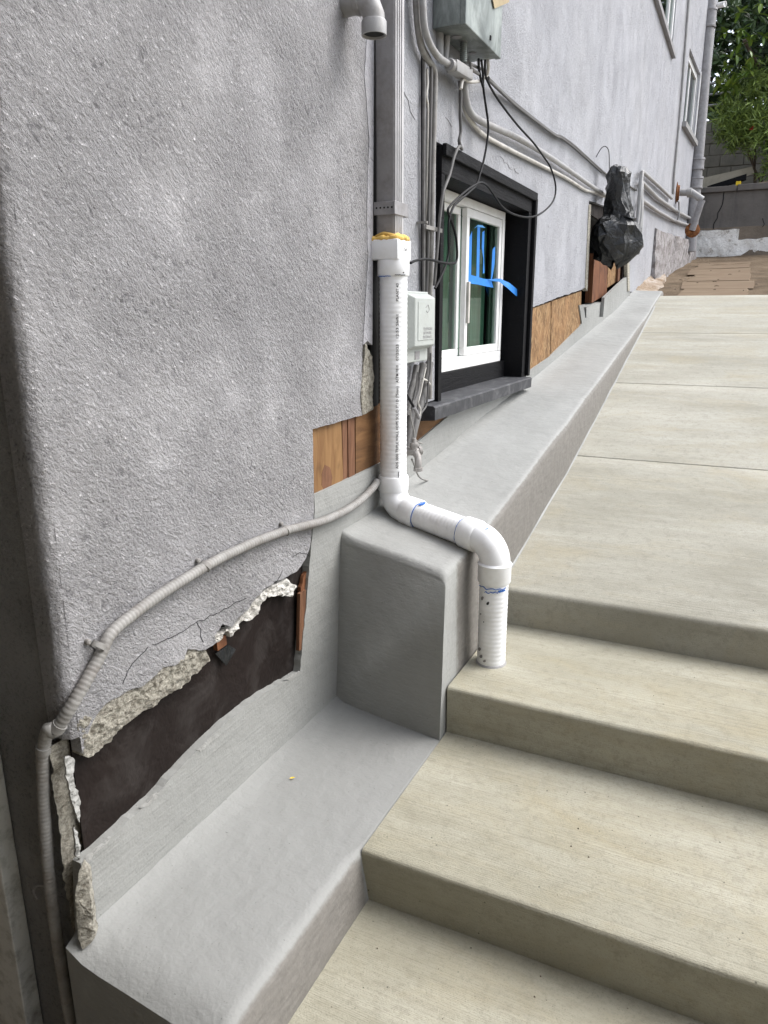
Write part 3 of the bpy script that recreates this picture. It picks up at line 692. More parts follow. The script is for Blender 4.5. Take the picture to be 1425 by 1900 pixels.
bm = nb(); slab(bm, [(-0.012,2.281,-0.3469),(-0.012,2.515,-0.3626),(-0.012,2.801,-0.348),(-0.012,2.805,-0.4023),(-0.012,2.32,-0.4546)], .012); obj('plywood_board', bm, 'plywood_old', house)
# --- OSB right of the window and in the open bay
osbp = [(-0.01,3.719,-0.0023),(-0.01,4.275,0.0493),(-0.01,4.335,-0.2551),(-0.01,3.752,-0.3128)]
bm = nb(); slab(bm, osbp, .014); obj('osb_sheet', bm, 'osb', house)
osbp = [(-0.012,4.302,0.0525),(-0.012,5.125,0.1256),(-0.012,5.164,-0.0982),(-0.012,4.355,-0.2501)]
bm = nb(); slab(bm, osbp, .014); obj('osb_sheet', bm, 'osb', house)
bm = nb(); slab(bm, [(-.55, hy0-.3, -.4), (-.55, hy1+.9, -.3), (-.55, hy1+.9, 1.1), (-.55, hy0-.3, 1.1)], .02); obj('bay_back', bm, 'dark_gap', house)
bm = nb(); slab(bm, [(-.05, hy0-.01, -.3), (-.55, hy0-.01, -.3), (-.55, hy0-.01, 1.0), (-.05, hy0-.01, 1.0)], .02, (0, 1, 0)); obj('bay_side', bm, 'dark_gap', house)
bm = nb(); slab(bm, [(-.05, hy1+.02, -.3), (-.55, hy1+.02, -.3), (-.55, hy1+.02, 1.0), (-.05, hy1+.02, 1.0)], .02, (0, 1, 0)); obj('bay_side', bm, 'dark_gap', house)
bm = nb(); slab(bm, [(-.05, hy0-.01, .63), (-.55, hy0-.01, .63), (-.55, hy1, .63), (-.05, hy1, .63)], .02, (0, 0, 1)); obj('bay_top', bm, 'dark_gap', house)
bm = nb(); slab(bm, [(-0.06,5.748,0.4012),(-0.06,6.313,0.4371),(-0.06,6.399,0.1331),(-0.06,5.774,0.0565)], .05); obj('stud', bm, 'redwood', house)
bm = nb(); slab(bm, [(-0.07,6.397,0.4428),(-0.07,6.967,0.479),(-0.07,6.992,0.2574),(-0.07,6.465,0.1808)], .02); obj('osb_sheet', bm, 'osb', house)
bm = nb(); slab(bm, [(-0.05,6.809,0.4682),(-0.05,6.925,0.4756),(-0.05,6.95,0.2556),(-0.05,6.838,0.2386)], .04); obj('stud', bm, 'stud', house)
bm = nb(); slab(bm, [(-0.07,7.106,0.4518),(-0.07,7.32,0.4737),(-0.07,7.337,0.3255),(-0.07,7.134,0.2806)], .02); obj('osb_sheet', bm, 'osb', house)
bm = nb(); slab(bm, jag([(0.004,5.16,0.1499),(0.004,5.107,0.6497),(0.004,5.178,0.6578),(0.004,5.242,0.1279)], .03, .008, 1., (1, 2)), .03); obj('broken_mortar', bm, 'mortar', house)
bm = nb(); slab(bm, jag([(0.004,6.91,0.438),(0.004,7.04,0.4368),(0.004,7.232,0.1712),(0.004,7.101,0.1638)], .05, .012, 1., (1, 2)), .03); obj('broken_mortar', bm, 'mortar', house)
# --- grey coated foundation band below everything
bandL = [(-0.004,1.661,-0.4757),(-0.004,1.835,-0.4727),(-0.004,2.036,-0.4658)]
bm = nb()
P = [(-0.004,0.793,-0.9836),(-0.004,0.866,-0.9818),(-0.004,0.9168,-0.9748),(-0.004,0.95,-0.9725),(-0.004,0.97,-0.9732),(-0.004,1.045,-0.957),(-0.004,1.117,-0.9445),(-0.004,1.234,-0.9307),(-0.004,1.343,-0.9298),(-0.004,1.558,-0.9543),(-0.004,1.594,-0.8126),(-0.004,1.629,-0.6524),(-0.004,1.662,-0.5164),(-0.004,1.661,-0.4757)]
topL = jag(P, .015, .004, 2.)
P2 = topL + [Vector(p) for p in bandL[1:]] + [Vector(p) for p in [(-0.004,2.301,-0.4566),(-0.004,2.446,-0.4314),(-0.004,2.72,-0.3809),(-0.004,2.781,-0.3711),(-0.004,3.122,-0.3586)]] + [Vector(p) for p in [(-0.004,3.711,-0.3149),(-0.004,4.296,-0.2529),(-0.004,5.106,-0.1006),(-0.004,5.171,-0.0808)]] + \
     [Vector(p) for p in [(-0.004,5.043,0.0365),(-0.004,5.186,0.0373),(-0.004,5.271,-0.0468)]] + [Vector(p) for p in [(-0.004,5.968,-0.045),(-0.004,5.978,0.0971),(-0.004,7.082,0.2955),(-0.004,7.258,0.1672)]] + [Vector((-.004, 7.6, .10)), Vector((-.004, 5.5, -.3)), Vector((-.004, 2.2, -.7)), Vector((-.004, 1.8, -.72)), Vector((-.004, 1.79, -1.2)), Vector((-.004, .772, -1.2)), Vector((-.004, .784, -1.08))]
slab(bm, P2, .022); obj('foundation_band', bm, 'band', house)
bm = nb(); slab(bm, [(-0.03,5.421,0.0244),(-0.03,6.074,0.0668),(-0.03,6.124,-0.0502),(-0.03,5.452,-0.0631)], .1); obj('foundation_block', bm, 'band', house)
# --- window with black trim
win = tag(bpy.data.objects.new('window', None)); COL.objects.link(win); win.parent = house; win.location = Vector((0, 3.1, -.3)) - wpos(house)
def wpart(name, bm, mat, par=None, **k): return obj(name, bm, mat, par or win, **k)
oy0, oy1, oz0, oz1 = right[1][1]+.006, right[3][1]-.006, -.335, right[3][2]-.004       # opening in the stucco
XF = -.085                                                                             # plane of the sash
# deep black reveal: head, jambs, foot, each with a rough outer lip
t = .10
bm = nb(); box(bm, (-.13, oy0, oz1-.085), (.012, oy1, oz1)); wpart('head_trim', bm, 'black_wood')
bm = nb(); box(bm, (-.13, oy1-.085, oz0), (.012, oy1, oz1-.087)); wpart('jamb_trim', bm, 'black_wood')
bm = nb(); box(bm, (-.13, oy0, oz0), (.012, oy0+.03, oz1-.087)); wpart('jamb_trim', bm, 'black_wood')
for (a, b) in (((.0125, oy1-.03, oz0+.02), (.03, oy1+.004, oz1-.02)), ((.0125, oy0, oz1-.032), (.028, oy1+.004, oz1+.006))):
    bm = nb(); box(bm, a, b, .003); wpart('trim_lip', bm, 'black_wood')
fy0, fy1, fz0, fz1 = 2.50, 3.705, -.268, .452
if True:
    fr = [(-0.085,2.721,0.4492),(-0.085,3.594,0.4437),(-0.085,3.601,-0.2383),(-0.085,2.694,-0.2362),(-0.085,3.05,0.4331),(-0.085,3.117,-0.2376)]
    fy0 = oy0 + .03; fy1 = (fr[1][1]+fr[2][1])/2; fz1 = (fr[0][2]+fr[1][2])/2; fz0 = (fr[2][2]+fr[3][2])/2
    ym = (fr[4][1]+fr[5][1])/2
bm = nb(); box(bm, (-.13, oy0+.031, -.34), (XF+.006, oy1-.087, fz0-.001), .002); wpart('foot_trim', bm, 'black_wood')
def frame(par, y0, y1, z0, z1, w, x0, x1, name='frame_bar', mat='vinyl', w2=None):
    w2 = w2 or w
    for a, b in (((y0, z0), (y1, z0+w2)), ((y0, z1-w), (y1, z1)), ((y0, z0+w2), (y0+w, z1-w)), ((y1-w, z0+w2), (y1, z1-w))):
        bm = nb(); box(bm, (x0, a[0], a[1]), (x1, b[0], b[1]), .003); wpart(name, bm, mat, par)
frame(win, fy0, fy1, fz0, fz1, .034, XF-.05, XF, 'frame_bar', w2=.05)
frame(win, ym-.01, fy1-.036, fz0+.052, fz1-.036, .034, XF-.028, XF-.004, 'sash_bar')
frame(win, fy0+.002, ym-.012, fz0+.052, fz1-.036, .03, XF-.05, XF-.030, 'sash_bar')
bm = nb(); box(bm, (XF-.018, ym+.022, fz0+.085), (XF-.015, fy1-.069, fz1-.069)); wpart('pane', bm, 'glass')
bm = nb(); box(bm, (XF-.043, fy0+.031, fz0+.081), (XF-.040, ym-.041, fz1-.065)); wpart('pane', bm, 'glass')
bm = nb(); box(bm, (XF-.004, ym+.0, -.05), (XF+.008, ym+.02, .12), .003); wpart('pull_rail', bm, 'cable_white')
# dark slate-like outer sill
bm = nb(); S = []
sy0, sy1 = 2.385, 3.69
for i in range(60):
    y = sy0 + (sy1-sy0)*i/59; w = .003*noise.noise(Vector((y*9, 0, 0))) + .003*noise.noise(Vector((y*31, 2, 0)))
    S.append([Vector((-.1, y, -.316)), Vector((.0, y, -.317+w*.5)), Vector((.046+w, y, -.3185+w*.6)), Vector((.053+w, y, -.324)), Vector((.052+w*1.5, y, -.368+w)), Vector((-.005, y, -.372)), Vector((-.1, y, -.35))])
loft(bm, S, closed=True); wpart('sill', bm, 'slate', smooth=30)
# the room behind the glass
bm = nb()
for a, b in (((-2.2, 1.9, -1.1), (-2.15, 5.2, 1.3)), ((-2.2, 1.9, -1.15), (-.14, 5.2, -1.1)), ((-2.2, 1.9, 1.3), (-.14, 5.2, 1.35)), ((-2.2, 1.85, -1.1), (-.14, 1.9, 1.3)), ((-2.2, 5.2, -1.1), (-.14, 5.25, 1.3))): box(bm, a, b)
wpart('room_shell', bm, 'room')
for (ya, yb_, xo_, fr_) in ((fy0+.02, ym-.17, -.150, 34.), (ym-.12, ym+.16, -.156, 40.), (ym+.22, ym+.42, -.152, 36.), (ym+.47, fy1+.10, -.150, 30.)):
    bm = nb(); S = []
    for i in range(80):
        y = ya + (yb_-ya)*i/79; x = xo_ + .008*math.sin(y*fr_*2.2) + .003*math.sin(y*fr_*5.1)
        S.append([Vector((x, y, -.6)), Vector((x+.006*math.sin(y*50), y, .0)), Vector((x, y, .6)), Vector((x-.003, y, .6)), Vector((x-.003, y, -.6))])
    loft(bm, S, closed=True); wpart('curtain', bm, 'curtain', smooth=True)
# --- upper window at the top of the wall and the far window in the turned bay
win2 = tag(bpy.data.objects.new('window', None)); COL.objects.link(win2); win2.parent = house; win2.location = Vector((0, 7.9, 2.5)) - wpos(house)
a0, a1, b0, b1 = uw[0].y, uw[1].y, uw[0].z, 4.4
frame(win2, a0, a1, b0, b1, .06, -.05, -.012)
bm = nb(); box(bm, (-.035, a0+.06, b0+.06), (-.03, a1-.06, b1-.06)); wpart('pane', bm, 'glass', win2)
bm = nb(); box(bm, (-.045, a1-.42, b0+.06), (-.015, a1-.36, b1-.06)); wpart('mullion', bm, 'vinyl', win2)
bm = nb(); box(bm, (-.01, a0-.05, b0-.045), (.035, a1+.04, b0-.002)); wpart('sill', bm, 'grey_paint', win2)
bm = nb(); box(bm, (-.5, a0-.1, b0-.2), (-.45, a1+.1, b1)); wpart('room_shell', bm, 'room', win2)
bm = nb(); box(bm, (-.25, a1-.5, b0), (-.24, a1-.1, b1)); wpart('curtain', bm, 'curtain', win2)
win3 = tag(bpy.data.objects.new('window', None)); COL.objects.link(win3); win3.parent = house; win3.location = FP(11, 2.2) - wpos(house)
def fbox(bm, y0, y1, z0, z1, o0, o1):
    vv = [bm.verts.new(FP(y, z, o)) for o in (o0, o1) for y in (y0, y1) for z in (z0, z1)]
    return hexa_v(bm, vv)
for q in ((10.46, 10.53, 2.2, 3.), (11.55, 11.62, 2.2, 3.), (10.53, 11.55, 2.2, 2.26), (10.53, 11.55, 2.93, 3.)):
    bm = nb(); fbox(bm, *q, -.07, -.035); wpart('frame_bar', bm, 'vinyl', win3)
bm = nb(); fbox(bm, 11.0, 11.06, 2.26, 2.93, -.065, -.045); wpart('mullion', bm, 'vinyl', win3)
bm = nb(); fbox(bm, 10.53, 11.55, 2.26, 2.93, -.06, -.055); wpart('pane', bm, 'glass', win3)
bm = nb(); fbox(bm, 10.4, 11.66, 2.14, 2.197, -.02, .05); wpart('sill', bm, 'light_paint', win3)
bm = nb(); fbox(bm, 11.621, 11.66, 2.2, 3.03, -.03, .012); wpart('side_trim', bm, 'vinyl', win3)
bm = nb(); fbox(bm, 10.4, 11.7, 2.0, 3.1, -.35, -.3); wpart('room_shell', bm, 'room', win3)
# unseen storey added to keep sky light off the recess left of the corner, with its door casing
bm = nb(); box(bm, (-4.5, -4.2, 1.15), (-.035, .79, TOP)); obj('added_overhang', bm, 'return', house)
bm = nb(); box(bm, (-.034, -4.2, 1.45), (8, .35, 1.62)); obj('added_roof', bm, 'bounce_paint', house)  # unseen roof, added to cut sky light on camera-facing faces
bm = nb(); box(bm, (-4.5, -4.4, -1.8), (8, -4.21, 2.6)); obj('added_back_wall', bm, 'bounce_paint', house)  # unseen wall, added to block and bounce light behind the camera
bm = nb(); box(bm, (-3.3, -2.6, -1.8), (-3.2, .8, 1.14)); obj('entry_side_wall', bm, 'return', house)
bm = nb(); box(bm, (-.40, .765, -1.8), (-.197, .803, 1.14), .003); o = obj('door_casing', bm, 'casing', house)
bm = nb(); box(bm, (-.60, .745, -1.8), (-.402, .803, 1.14), .003); obj('door_panel', bm, 'return', house)

# ---------------------------------------------------------------- old plinth remains on the far part of the wall
rough_patch_parent = house
pl = [(0.06,8.546,0.775),(0.06,9.53,0.8304),(0.06,11.1,0.8934),(0.06,12.89,0.914),(0.06,13.42,0.8849)]
bm = nb(); S = []
for i in range(24):
    y = 8.7 + (12.6-8.7)*i/23; xw = max(0., (y-10.1)*T)
    zt = .83 + .045*(y-9) + .03*noise.noise(Vector((y*5, 0, 0))); zb = ez(y)-.1
    d = .05 if i else .02
    S.append([Vector((xw-.01, y, zt+.02))] + [Vector((xw+d+.03*(k/8)+.02*noise.noise(Vector((y*6, k*.9, 3))), y, zt+(zb-zt)*k/8)) for k in range(9)] + [Vector((xw-.01, y, zb))])
loft(bm, S, closed=True); tag(obj('old_plinth', bm, 'plinth', smooth=25), 'rough unpainted plinth along the far foot of the wall beneath the rusty fittings', 'plinth')
bm = nb(); S = []
for i in range(26):
    y = 7.25 + (9.3-7.25)*i/25; w = .16+.05*noise.noise(Vector((y*4, 1, 0))) - .08*max(0, (y-8.4))
    zt = .155 + .16*(y-7.5) + .02*noise.noise(Vector((y*7, 3, 0)))
    if y < 7.6: zt = .11 + .02*noise.noise(Vector((y*9, 3, 0)))
    S.append([Vector((-.01, y, zt+.03))] + [Vector((w*k/5, y, zt-.01*k+.014*noise.noise(Vector((k*1.3, y*12, 0))))) for k in range(1, 6)] + [Vector((w+.02, y, zt-.2)), Vector((-.01, y, zt-.2))])
loft(bm, S, closed=True); tag(obj('broken_kerb', bm, 'broken', smooth=25), 'crumbled tan stub of old kerb between the grey ledge and the dirt', 'broken kerb')

# ---------------------------------------------------------------- pipes on the wall
# grey square downspout
ds = thing('downspout', (.035, 2.06, -.2), 'square grey painted downspout above the white drain pipe', 'downspout')
bm = nb(); box(bm, (.003, 2.033, .17), (.062, 2.094, TOP-.2), .006, 3)
obj('spout', bm, 'grey_paint', ds, smooth=40)
bm = nb(); box(bm, (.0622, 2.036, .2), (.0636, 2.092, TOP-.2), .0005); obj('lit_face', bm, 'lit_plate', ds)  # added lighter sheet; light on the outward side is in its colour
for yy in (2.044, 2.058, 2.072):
    bm = nb(); box(bm, (.0637, yy, .2), (.0665, yy+.006, TOP-.2), .001); obj('ridge', bm, 'lit_plate', ds)
bm = nb()
for a, b in (((.064, 2.02, .265), (.069, 2.112, .30)), ((-.0, 2.026, .265), (.064, 2.031, .30)), ((-.004, 2.112, .265), (.069, 2.116, .30))): box(bm, a, b, .001)
obj('strap', bm, 'grey_paint', ds)
bm = nb()
for k in range(5): lathe(bm, (.009+.012*k, 2.0262, .284), (0, -1, 0), [(0, .0028), (.0008, .0028)], 8)
obj('strap_hole', bm, 'dark_gap', ds)
# white corrugated drain pipe
dp = thing('drain_pipe', (.05, 2.05, -.62), 'white ribbed drain pipe stepping down over the grey ledge to the steps', 'pipe')
AX_, AY_ = .047, 2.058
def ribs(z0, z1, rad, pitch=.0135):
    n = int(abs(z1-z0)/pitch*4); return [((z1-z0)*i/n, rad + .00045*math.sin(2*math.pi*i/4+.3)) for i in range(n+1)]
bm = nb(); box(bm, (-.012, 2.012, .144), (.082, 2.108, .199), .004); obj('adapter_socket', bm, 'pvc', dp, smooth=40)
bm = nb(); lathe(bm, (AX_, AY_, .100), (0, 0, 1), [(0, .0455), (.002, .047), (.04, .047), (.0438, .046)], 32); obj('adapter_collar', bm, 'pvc', dp, smooth=40)
bm = nb(); lathe(bm, (AX_, AY_, -.53), (0, 0, 1), ribs(-.53, .10, .0412), 40); obj('ribbed_pipe', bm, 'pvc', dp, smooth=60)
bm = nb()
ring = [Vector(p) for p in ((-.006, 2.022, .199), (.03, 2.021, .200), (.066, 2.022, .201), (.076, 2.035, .202), (.077, 2.06, .204), (.075, 2.09, .202), (.068, 2.102, .200))]
rp = resample(catmull(ring, 6), .003)
for i, p in enumerate(rp): p.z += .004*noise.noise(p*60); p.x += .003*noise.noise(p*50+Vector((5, 0, 0)))
tube(bm, rp, lambda q: .0085+.004*noise.noise(Vector((q*70, 1, 0)))+.002*noise.noise(Vector((q*190, 2, 0))), 10)
rp = resample(catmull([Vector((.004, 2.030, .207)), Vector((.03, 2.029, .215)), Vector((.062, 2.031, .209)), Vector((.067, 2.06, .213))], 6), .003)
tube(bm, rp, lambda q: .005+.004*noise.noise(Vector((q*60, 7, 0))), 8)
obj('foam_bead', bm, 'foam', dp, smooth=True)
E2 = Vector((.424, 1.931, 0)); E1 = Vector((AX_, AY_, 0))
hd = (E2-E1).normalized()
z1e, z2e = -.595, -.632        # height of the run's axis at each end
rb = .046
# first bend
def bend(bm, P, rad, seg=32): return tube(bm, P, rad, seg)
A = Vector((AX_, AY_, -.545)); B = Vector((AX_, AY_, z1e)) + hd*.052
run0 = Vector((AX_, AY_, z1e)); run1 = Vector((E2.x, E2.y, z2e)); rdir = (run1-run0).normalized()
pts = []
for k in range(13):
    a = math.pi/2*k/12; pts.append(run0 + rdir*.055*(1-math.cos(a)) + Vector((0, 0, 1))*.055*(1-math.sin(a)) - Vector((0, 0, 0)))
bm = nb(); bend(bm, [run0 + Vector((0, 0, .058))] + pts[1:] + [run0+rdir*.06], .0435); obj('elbow', bm, 'pvc', dp, smooth=50)
bm = nb(); lathe(bm, (AX_, AY_, z1e+.05), (0, 0, 1), [(0, .0445), (.004, .0475), (.045, .0475), (.049, .0455)], 36); obj('elbow_socket', bm, 'pvc', dp, smooth=40)
bm = nb(); lathe(bm, run0+rdir*.056, rdir, [(0, .0445), (.004, .0475), (.052, .0475), (.056, .0455)], 36); obj('elbow_socket', bm, 'pvc', dp, smooth=40)
L_ = (run1-run0).length
bm = nb(); lathe(bm, run0+rdir*.09, rdir, [(h, q) for h, q in ribs(0, L_-.18, .0415)], 36); obj('ribbed_pipe', bm, 'pvc', dp, smooth=60)
pts = []
for k in range(13):
    a = math.pi/2*k/12; pts.append(run1 - rdir*.058*(1-math.sin(a)) - Vector((0, 0, 1))*.058*(1-math.cos(a)))
bm = nb(); bend(bm, [run1 - rdir*.064] + pts + [run1 - Vector((0, 0, .064))], .0435); obj('elbow', bm, 'pvc', dp, smooth=50)
bm = nb(); lathe(bm, run1-rdir*.112, rdir, [(0, .0455), (.004, .0475), (.048, .0475), (.052, .0445)], 36); obj('elbow_socket', bm, 'pvc', dp, smooth=40)
bm = nb(); lathe(bm, (run1.x, run1.y, run1.z-.115), (0, 0, 1), [(0, .0455), (.004, .0475), (.05, .0475), (.055, .0495), (.06, .0445)], 36); obj('elbow_socket', bm, 'pvc', dp, smooth=40)
bm = nb(); lathe(bm, (run1.x, run1.y, -1.004), (0, 0, 1), ribs(-1.004, run1.z-.1, .0412), 40); obj('ribbed_pipe', bm, 'pvc', dp, smooth=60)
bm = nb(); lathe(bm, (run1.x, run1.y, -1.0), (0, 0, 1), [(0, .0455), (.003, .044), (.005, .0425)], 24); obj('grout_ring', bm, 'light_paint', dp, smooth=True)
# crayon marks and scuffs
def arcmark(cx, cy, z, a0, a1, rad, w, mat, name='crayon_mark', up=(0, 0, 1), wob=.002, parent=None):
    bm = nb(); n = 14; S = []
    uz = Vector(up).normalized(); e1 = uz.orthogonal().normalized(); e2 = uz.cross(e1)
    if abs(uz.z) > .99: e1, e2 = Vector((1, 0, 0)), Vector((0, 1, 0))
    c0 = Vector((cx, cy, z))
    for i in range(n+1):
        a = R(a0+(a1-a0)*i/n); d = e1*math.cos(a)+e2*math.sin(a); h = wob*noise.noise(Vector((i*.7, a0, z*40)))
        ww = w*(.6+.4*noise.noise(Vector((i*1.1, a1, z*30))))
        S.append([c0 + d*rad + uz*(h-ww), c0 + d*rad + uz*(h+ww), c0 + d*(rad-.002) + uz*(h+ww), c0 + d*(rad-.002) + uz*(h-ww)])
    loft(bm, S, closed=True); return obj(name, bm, mat, parent or dp)
arcmark(AX_, AY_, -.498, -60, 10, .0432, .0012, 'bluemark'); arcmark(AX_, AY_, .098, -130, -75, .0475, .0014, 'bluemark')
arcmark(AX_, AY_, .101, -60, -20, .0482, .0016, 'pvc_print', 'scuff'); 
arcmark(run1.x, run1.y, run1.z-.124, -150, -20, .0432, .0014, 'bluemark', wob=.006); arcmark(run1.x, run1.y, run1.z-.134, -110, -40, .0432, .0015, 'bluemark', wob=.012); arcmark(run1.x, run1.y, run1.z-.13, -55, -25, .0436, .0035, 'bluemark')
q = run0+rdir*.114; arcmark(q.x, q.y, q.z, 0, 360, .0437, .001, 'bluemark', up=rdir); 
q = run1-rdir*.116; arcmark(q.x, q.y, q.z, 0, 360, .0437, .0009, 'bluemark', up=rdir)
def dab(p, n_, rad, mat, parent, name, asp=1.6):
    n_ = Vector(n_).normalized(); e1 = n_.orthogonal().normalized(); e2 = n_.cross(e1); bm = nb(); c0 = Vector(p)
    ring = [bm.verts.new(c0 + (e1*math.cos(k*.7)*asp + e2*math.sin(k*.7))*rad*random.uniform(.7, 1.1)) for k in range(9)]; top = bm.verts.new(c0+n_*.0012)
    for k in range(9): bm.faces.new((ring[k], ring[(k+1) % 9], top))
    return obj(name, bm, mat, parent)
for k, (z, a, rr) in enumerate([(-.80, -95, .004), (-.79, -122, .005), (-.86, -110, .0016), (-.95, -128, .006), (-.97, -118, .005), (-.84, -128, .003), (-.98, -100, .004)]):
    d = Vector((math.cos(R(a)), math.sin(R(a)), 0)); dab((run1.x+d.x*.0425, run1.y+d.y*.0425, z), d, rr, 'pvc_print' if k in (0, 2) else 'grey_paint', dp, 'scuff')
dab((AX_+.046*math.cos(R(-25)), AY_+.046*math.sin(R(-25)), .108), (1, -.4, 0), .005, 'pvc_print', dp, 'scuff')
dab(run1+Vector((-.02, -.02, .045)), (-.3, -.3, 1), .004, 'tape', dp, 'crayon_mark')
q = run0+rdir*.125+Vector((0, 0, .0425)); dab(q+Vector((-.0, -.012, -.001)), (0, -.3, 1), .008, 'bluemark', dp, 'crayon_mark')
# printed lettering up the pipe, wrapped round it
def text_mesh(body, size):
    cu = bpy.data.curves.new('lettering', 'FONT'); cu.body = body; cu.size = size; cu.resolution_u = 2; cu.offset = .00012
    o = bpy.data.objects.new('lettering', cu); COL.objects.link(o)
    dg = bpy.context.evaluated_depsgraph_get(); dg.update()
    me = bpy.data.meshes.new_from_object(o.evaluated_get(dg)); bpy.data.objects.remove(o); return me
def wrap_text(body, size, z0, ang, rad, length):
    me = text_mesh(body, size)
    w = max(v.co.x for v in me.vertices); k = length/w
    bm = nb(); bm.from_mesh(me); bmesh.ops.triangulate(bm, faces=bm.faces)
    for v in bm.verts:
        s, h = v.co.x*k, v.co.y
        a = ang - h/rad
        v.co = Vector((AX_ + rad*math.cos(a), AY_ + rad*math.sin(a), z0 + s))
    ret = obj('lettering', bm, 'pvc_print', dp); return ret
TA = R(-44)
for body, z0_, ln in (('ADS 3000 TRIPLE WALL HDPE SOLID 3" I D (75mm)', -.467, .251), ('ASTM F810', -.205, .051), ('07/20/23', -.141, .047), ('12:53 Shift1', -.079, .07), ('PLANT 43', .028, .05)):
    wrap_text(body, .0115, z0_, TA, .0423, ln)
bm = nb()
for k in range(9): a = TA + .02; lathe(bm, (AX_+.0415*math.cos(a), AY_+.0415*math.sin(a), -.497+.0024*k), (math.cos(a), math.sin(a), 0), [(0, .0012), (.0015, .0012)], 6)
obj('dot_print', bm, 'pvc_print', dp)
def flat_print(body, size, origin, ux, uy, mat, parent, name='lettering'):
    me = text_mesh(body, size); bm = nb(); bm.from_mesh(me); o_ = Vector(origin); ux = Vector(ux); uy = Vector(uy)
    for v in bm.verts: v.co = o_ + ux*v.co.x + uy*v.co.y
    return obj(name, bm, mat, parent)
flat_print('3"x4"', .012, (.0828, 2.05, .168), (0, 1, 0), (0, 0, 1), 'pvc_print', dp)
# open elbow high on the wall
el = thing('outlet_elbow', (.06, 1.88, .70), 'stubby grey elbow poking out of the stucco, open end down', 'pipe fitting')
ey = 1.87
bm = nb(); tube(bm, [(-.01, ey, .742), (.035, ey, .742), (.055, ey, .738), (.072, ey, .726), (.080, ey, .706), (.081, ey, .69)], .0275, 24); obj('bend', bm, 'light_paint', el, smooth=50)
bm = nb(); lathe(bm, (.033, ey, .742), (1, 0, 0), [(0, .028), (.002, .0305), (.012, .0305), (.014, .028)], 24); obj('rim', bm, 'light_paint', el, smooth=40)
bm = nb(); lathe(bm, (.081, ey, .662), (0, 0, 1), [(.006, .0255), (0, .0275), (0, .0315), (.03, .0315), (.034, .029), (.034, .02), (.008, .0255)], 28); obj('socket', bm, 'light_paint', el, smooth=40)
bm = nb(); lathe(bm, (.081, ey, .667), (0, 0, 1), [(0, .0255), (.004, .0255)], 24); obj('bore', bm, 'dark_gap', el)
# flexible conduit along the wall and down the corner
fx = thing('flexible_conduit', (.0, 1.2, -1.2), 'ribbed grey flexible conduit clipped along the wall and around the corner', 'conduit')
P = [(0.0125,2.014,-0.5097),(0.0125,1.983,-0.5238),(0.0125,1.91,-0.5413),(0.0125,1.801,-0.5532),(0.0125,1.678,-0.5505),(0.0125,1.567,-0.538),(0.0125,1.491,-0.529),(0.0125,1.375,-0.5215),(0.0125,1.271,-0.521),(0.0125,1.177,-0.524),(0.0125,1.067,-0.5344),(0.0125,0.9679,-0.5499),(0.0125,0.9047,-0.5669)]
P = [Vector(p) for p in P] + [Vector((.0125, .872, -.60)), Vector((.006, .812, -.66)), Vector((-.020, .788, -.71))]
P += [Vector(p) for p in [(-0.0271,0.782,-0.7029),(-0.0496,0.782,-0.7553),(-0.0629,0.782,-0.8313),(-0.0739,0.782,-0.9269),(-0.0823,0.782,-1.05),(-0.0852,0.782,-1.171),(-0.0834,0.782,-1.296),(-0.0796,0.782,-1.403),(-0.0817,0.782,-1.475)]]
pp = resample(catmull(P, 5), .0022)
for i in range(30, len(pp)-3):
    if pp[i].y > .9: pp[i].x += .004*noise.noise(pp[i]*6)
bm = nb(); tube(bm, pp, lambda s: .0114 + .0005*math.sin(s/.0088*2*math.pi), 12); obj('ribbed_tube', bm, 'conduit', fx, smooth=60)
for k, (p, d) in enumerate(zip([(0.0125,1.491,-0.529),(0.0125,1.177,-0.524),(0.0125,0.8737,-0.5782)], ((0, -.9, -.25), (0, -.8, -.5), (0, -.7, -.7)))):
    d = Vector(d).normalized(); bm = nb(); lathe(bm, Vector(p)-d*.007, d, [(0, .011), (.0, .0134), (.010, .0134), (.010, .011)], 16, False)
    q = Vector(p) + Vector((-.016, 0, 0)); upv = Vector((0, -d.z, d.y)); upv = upv if upv.z > 0 else -upv
    c0 = Vector((.004, p[1], p[2])) + upv*.019
    lathe(bm, c0-Vector((.005, 0, 0)), (1, 0, 0), [(0, .0055), (.008, .0055), (.010, .003)], 10)
    obj('clamp', bm, 'conduit', fx, smooth=40)
kk = min(range(len(pp)), key=lambda i: (pp[i]-Vector((-.020, .788, -.71))).length)
for i in (kk-4, kk+26):
    bm = nb(); lathe(bm, pp[i]-(pp[i+2]-pp[i-2]).normalized()*.007, pp[i+2]-pp[i-2], [(0, .0112), (.0, .0136), (.014, .0136), (.014, .0112)], 16, False); obj('clamp', bm, 'conduit', fx, smooth=40)
bm = nb(); tube(bm, [(-0.1335,0.788,-1.11),(-0.1416,0.788,-1.097),(-0.1343,0.788,-1.081),(-0.1145,0.788,-1.07),(-0.0998,0.788,-1.069),(-0.0918,0.788,-1.074)], .0028, 8, 3); tag(obj('wire_hook', bm, 'grey_paint', smooth=True), 'small bent wire hook beside the conduit on the dark side wall', 'hook')

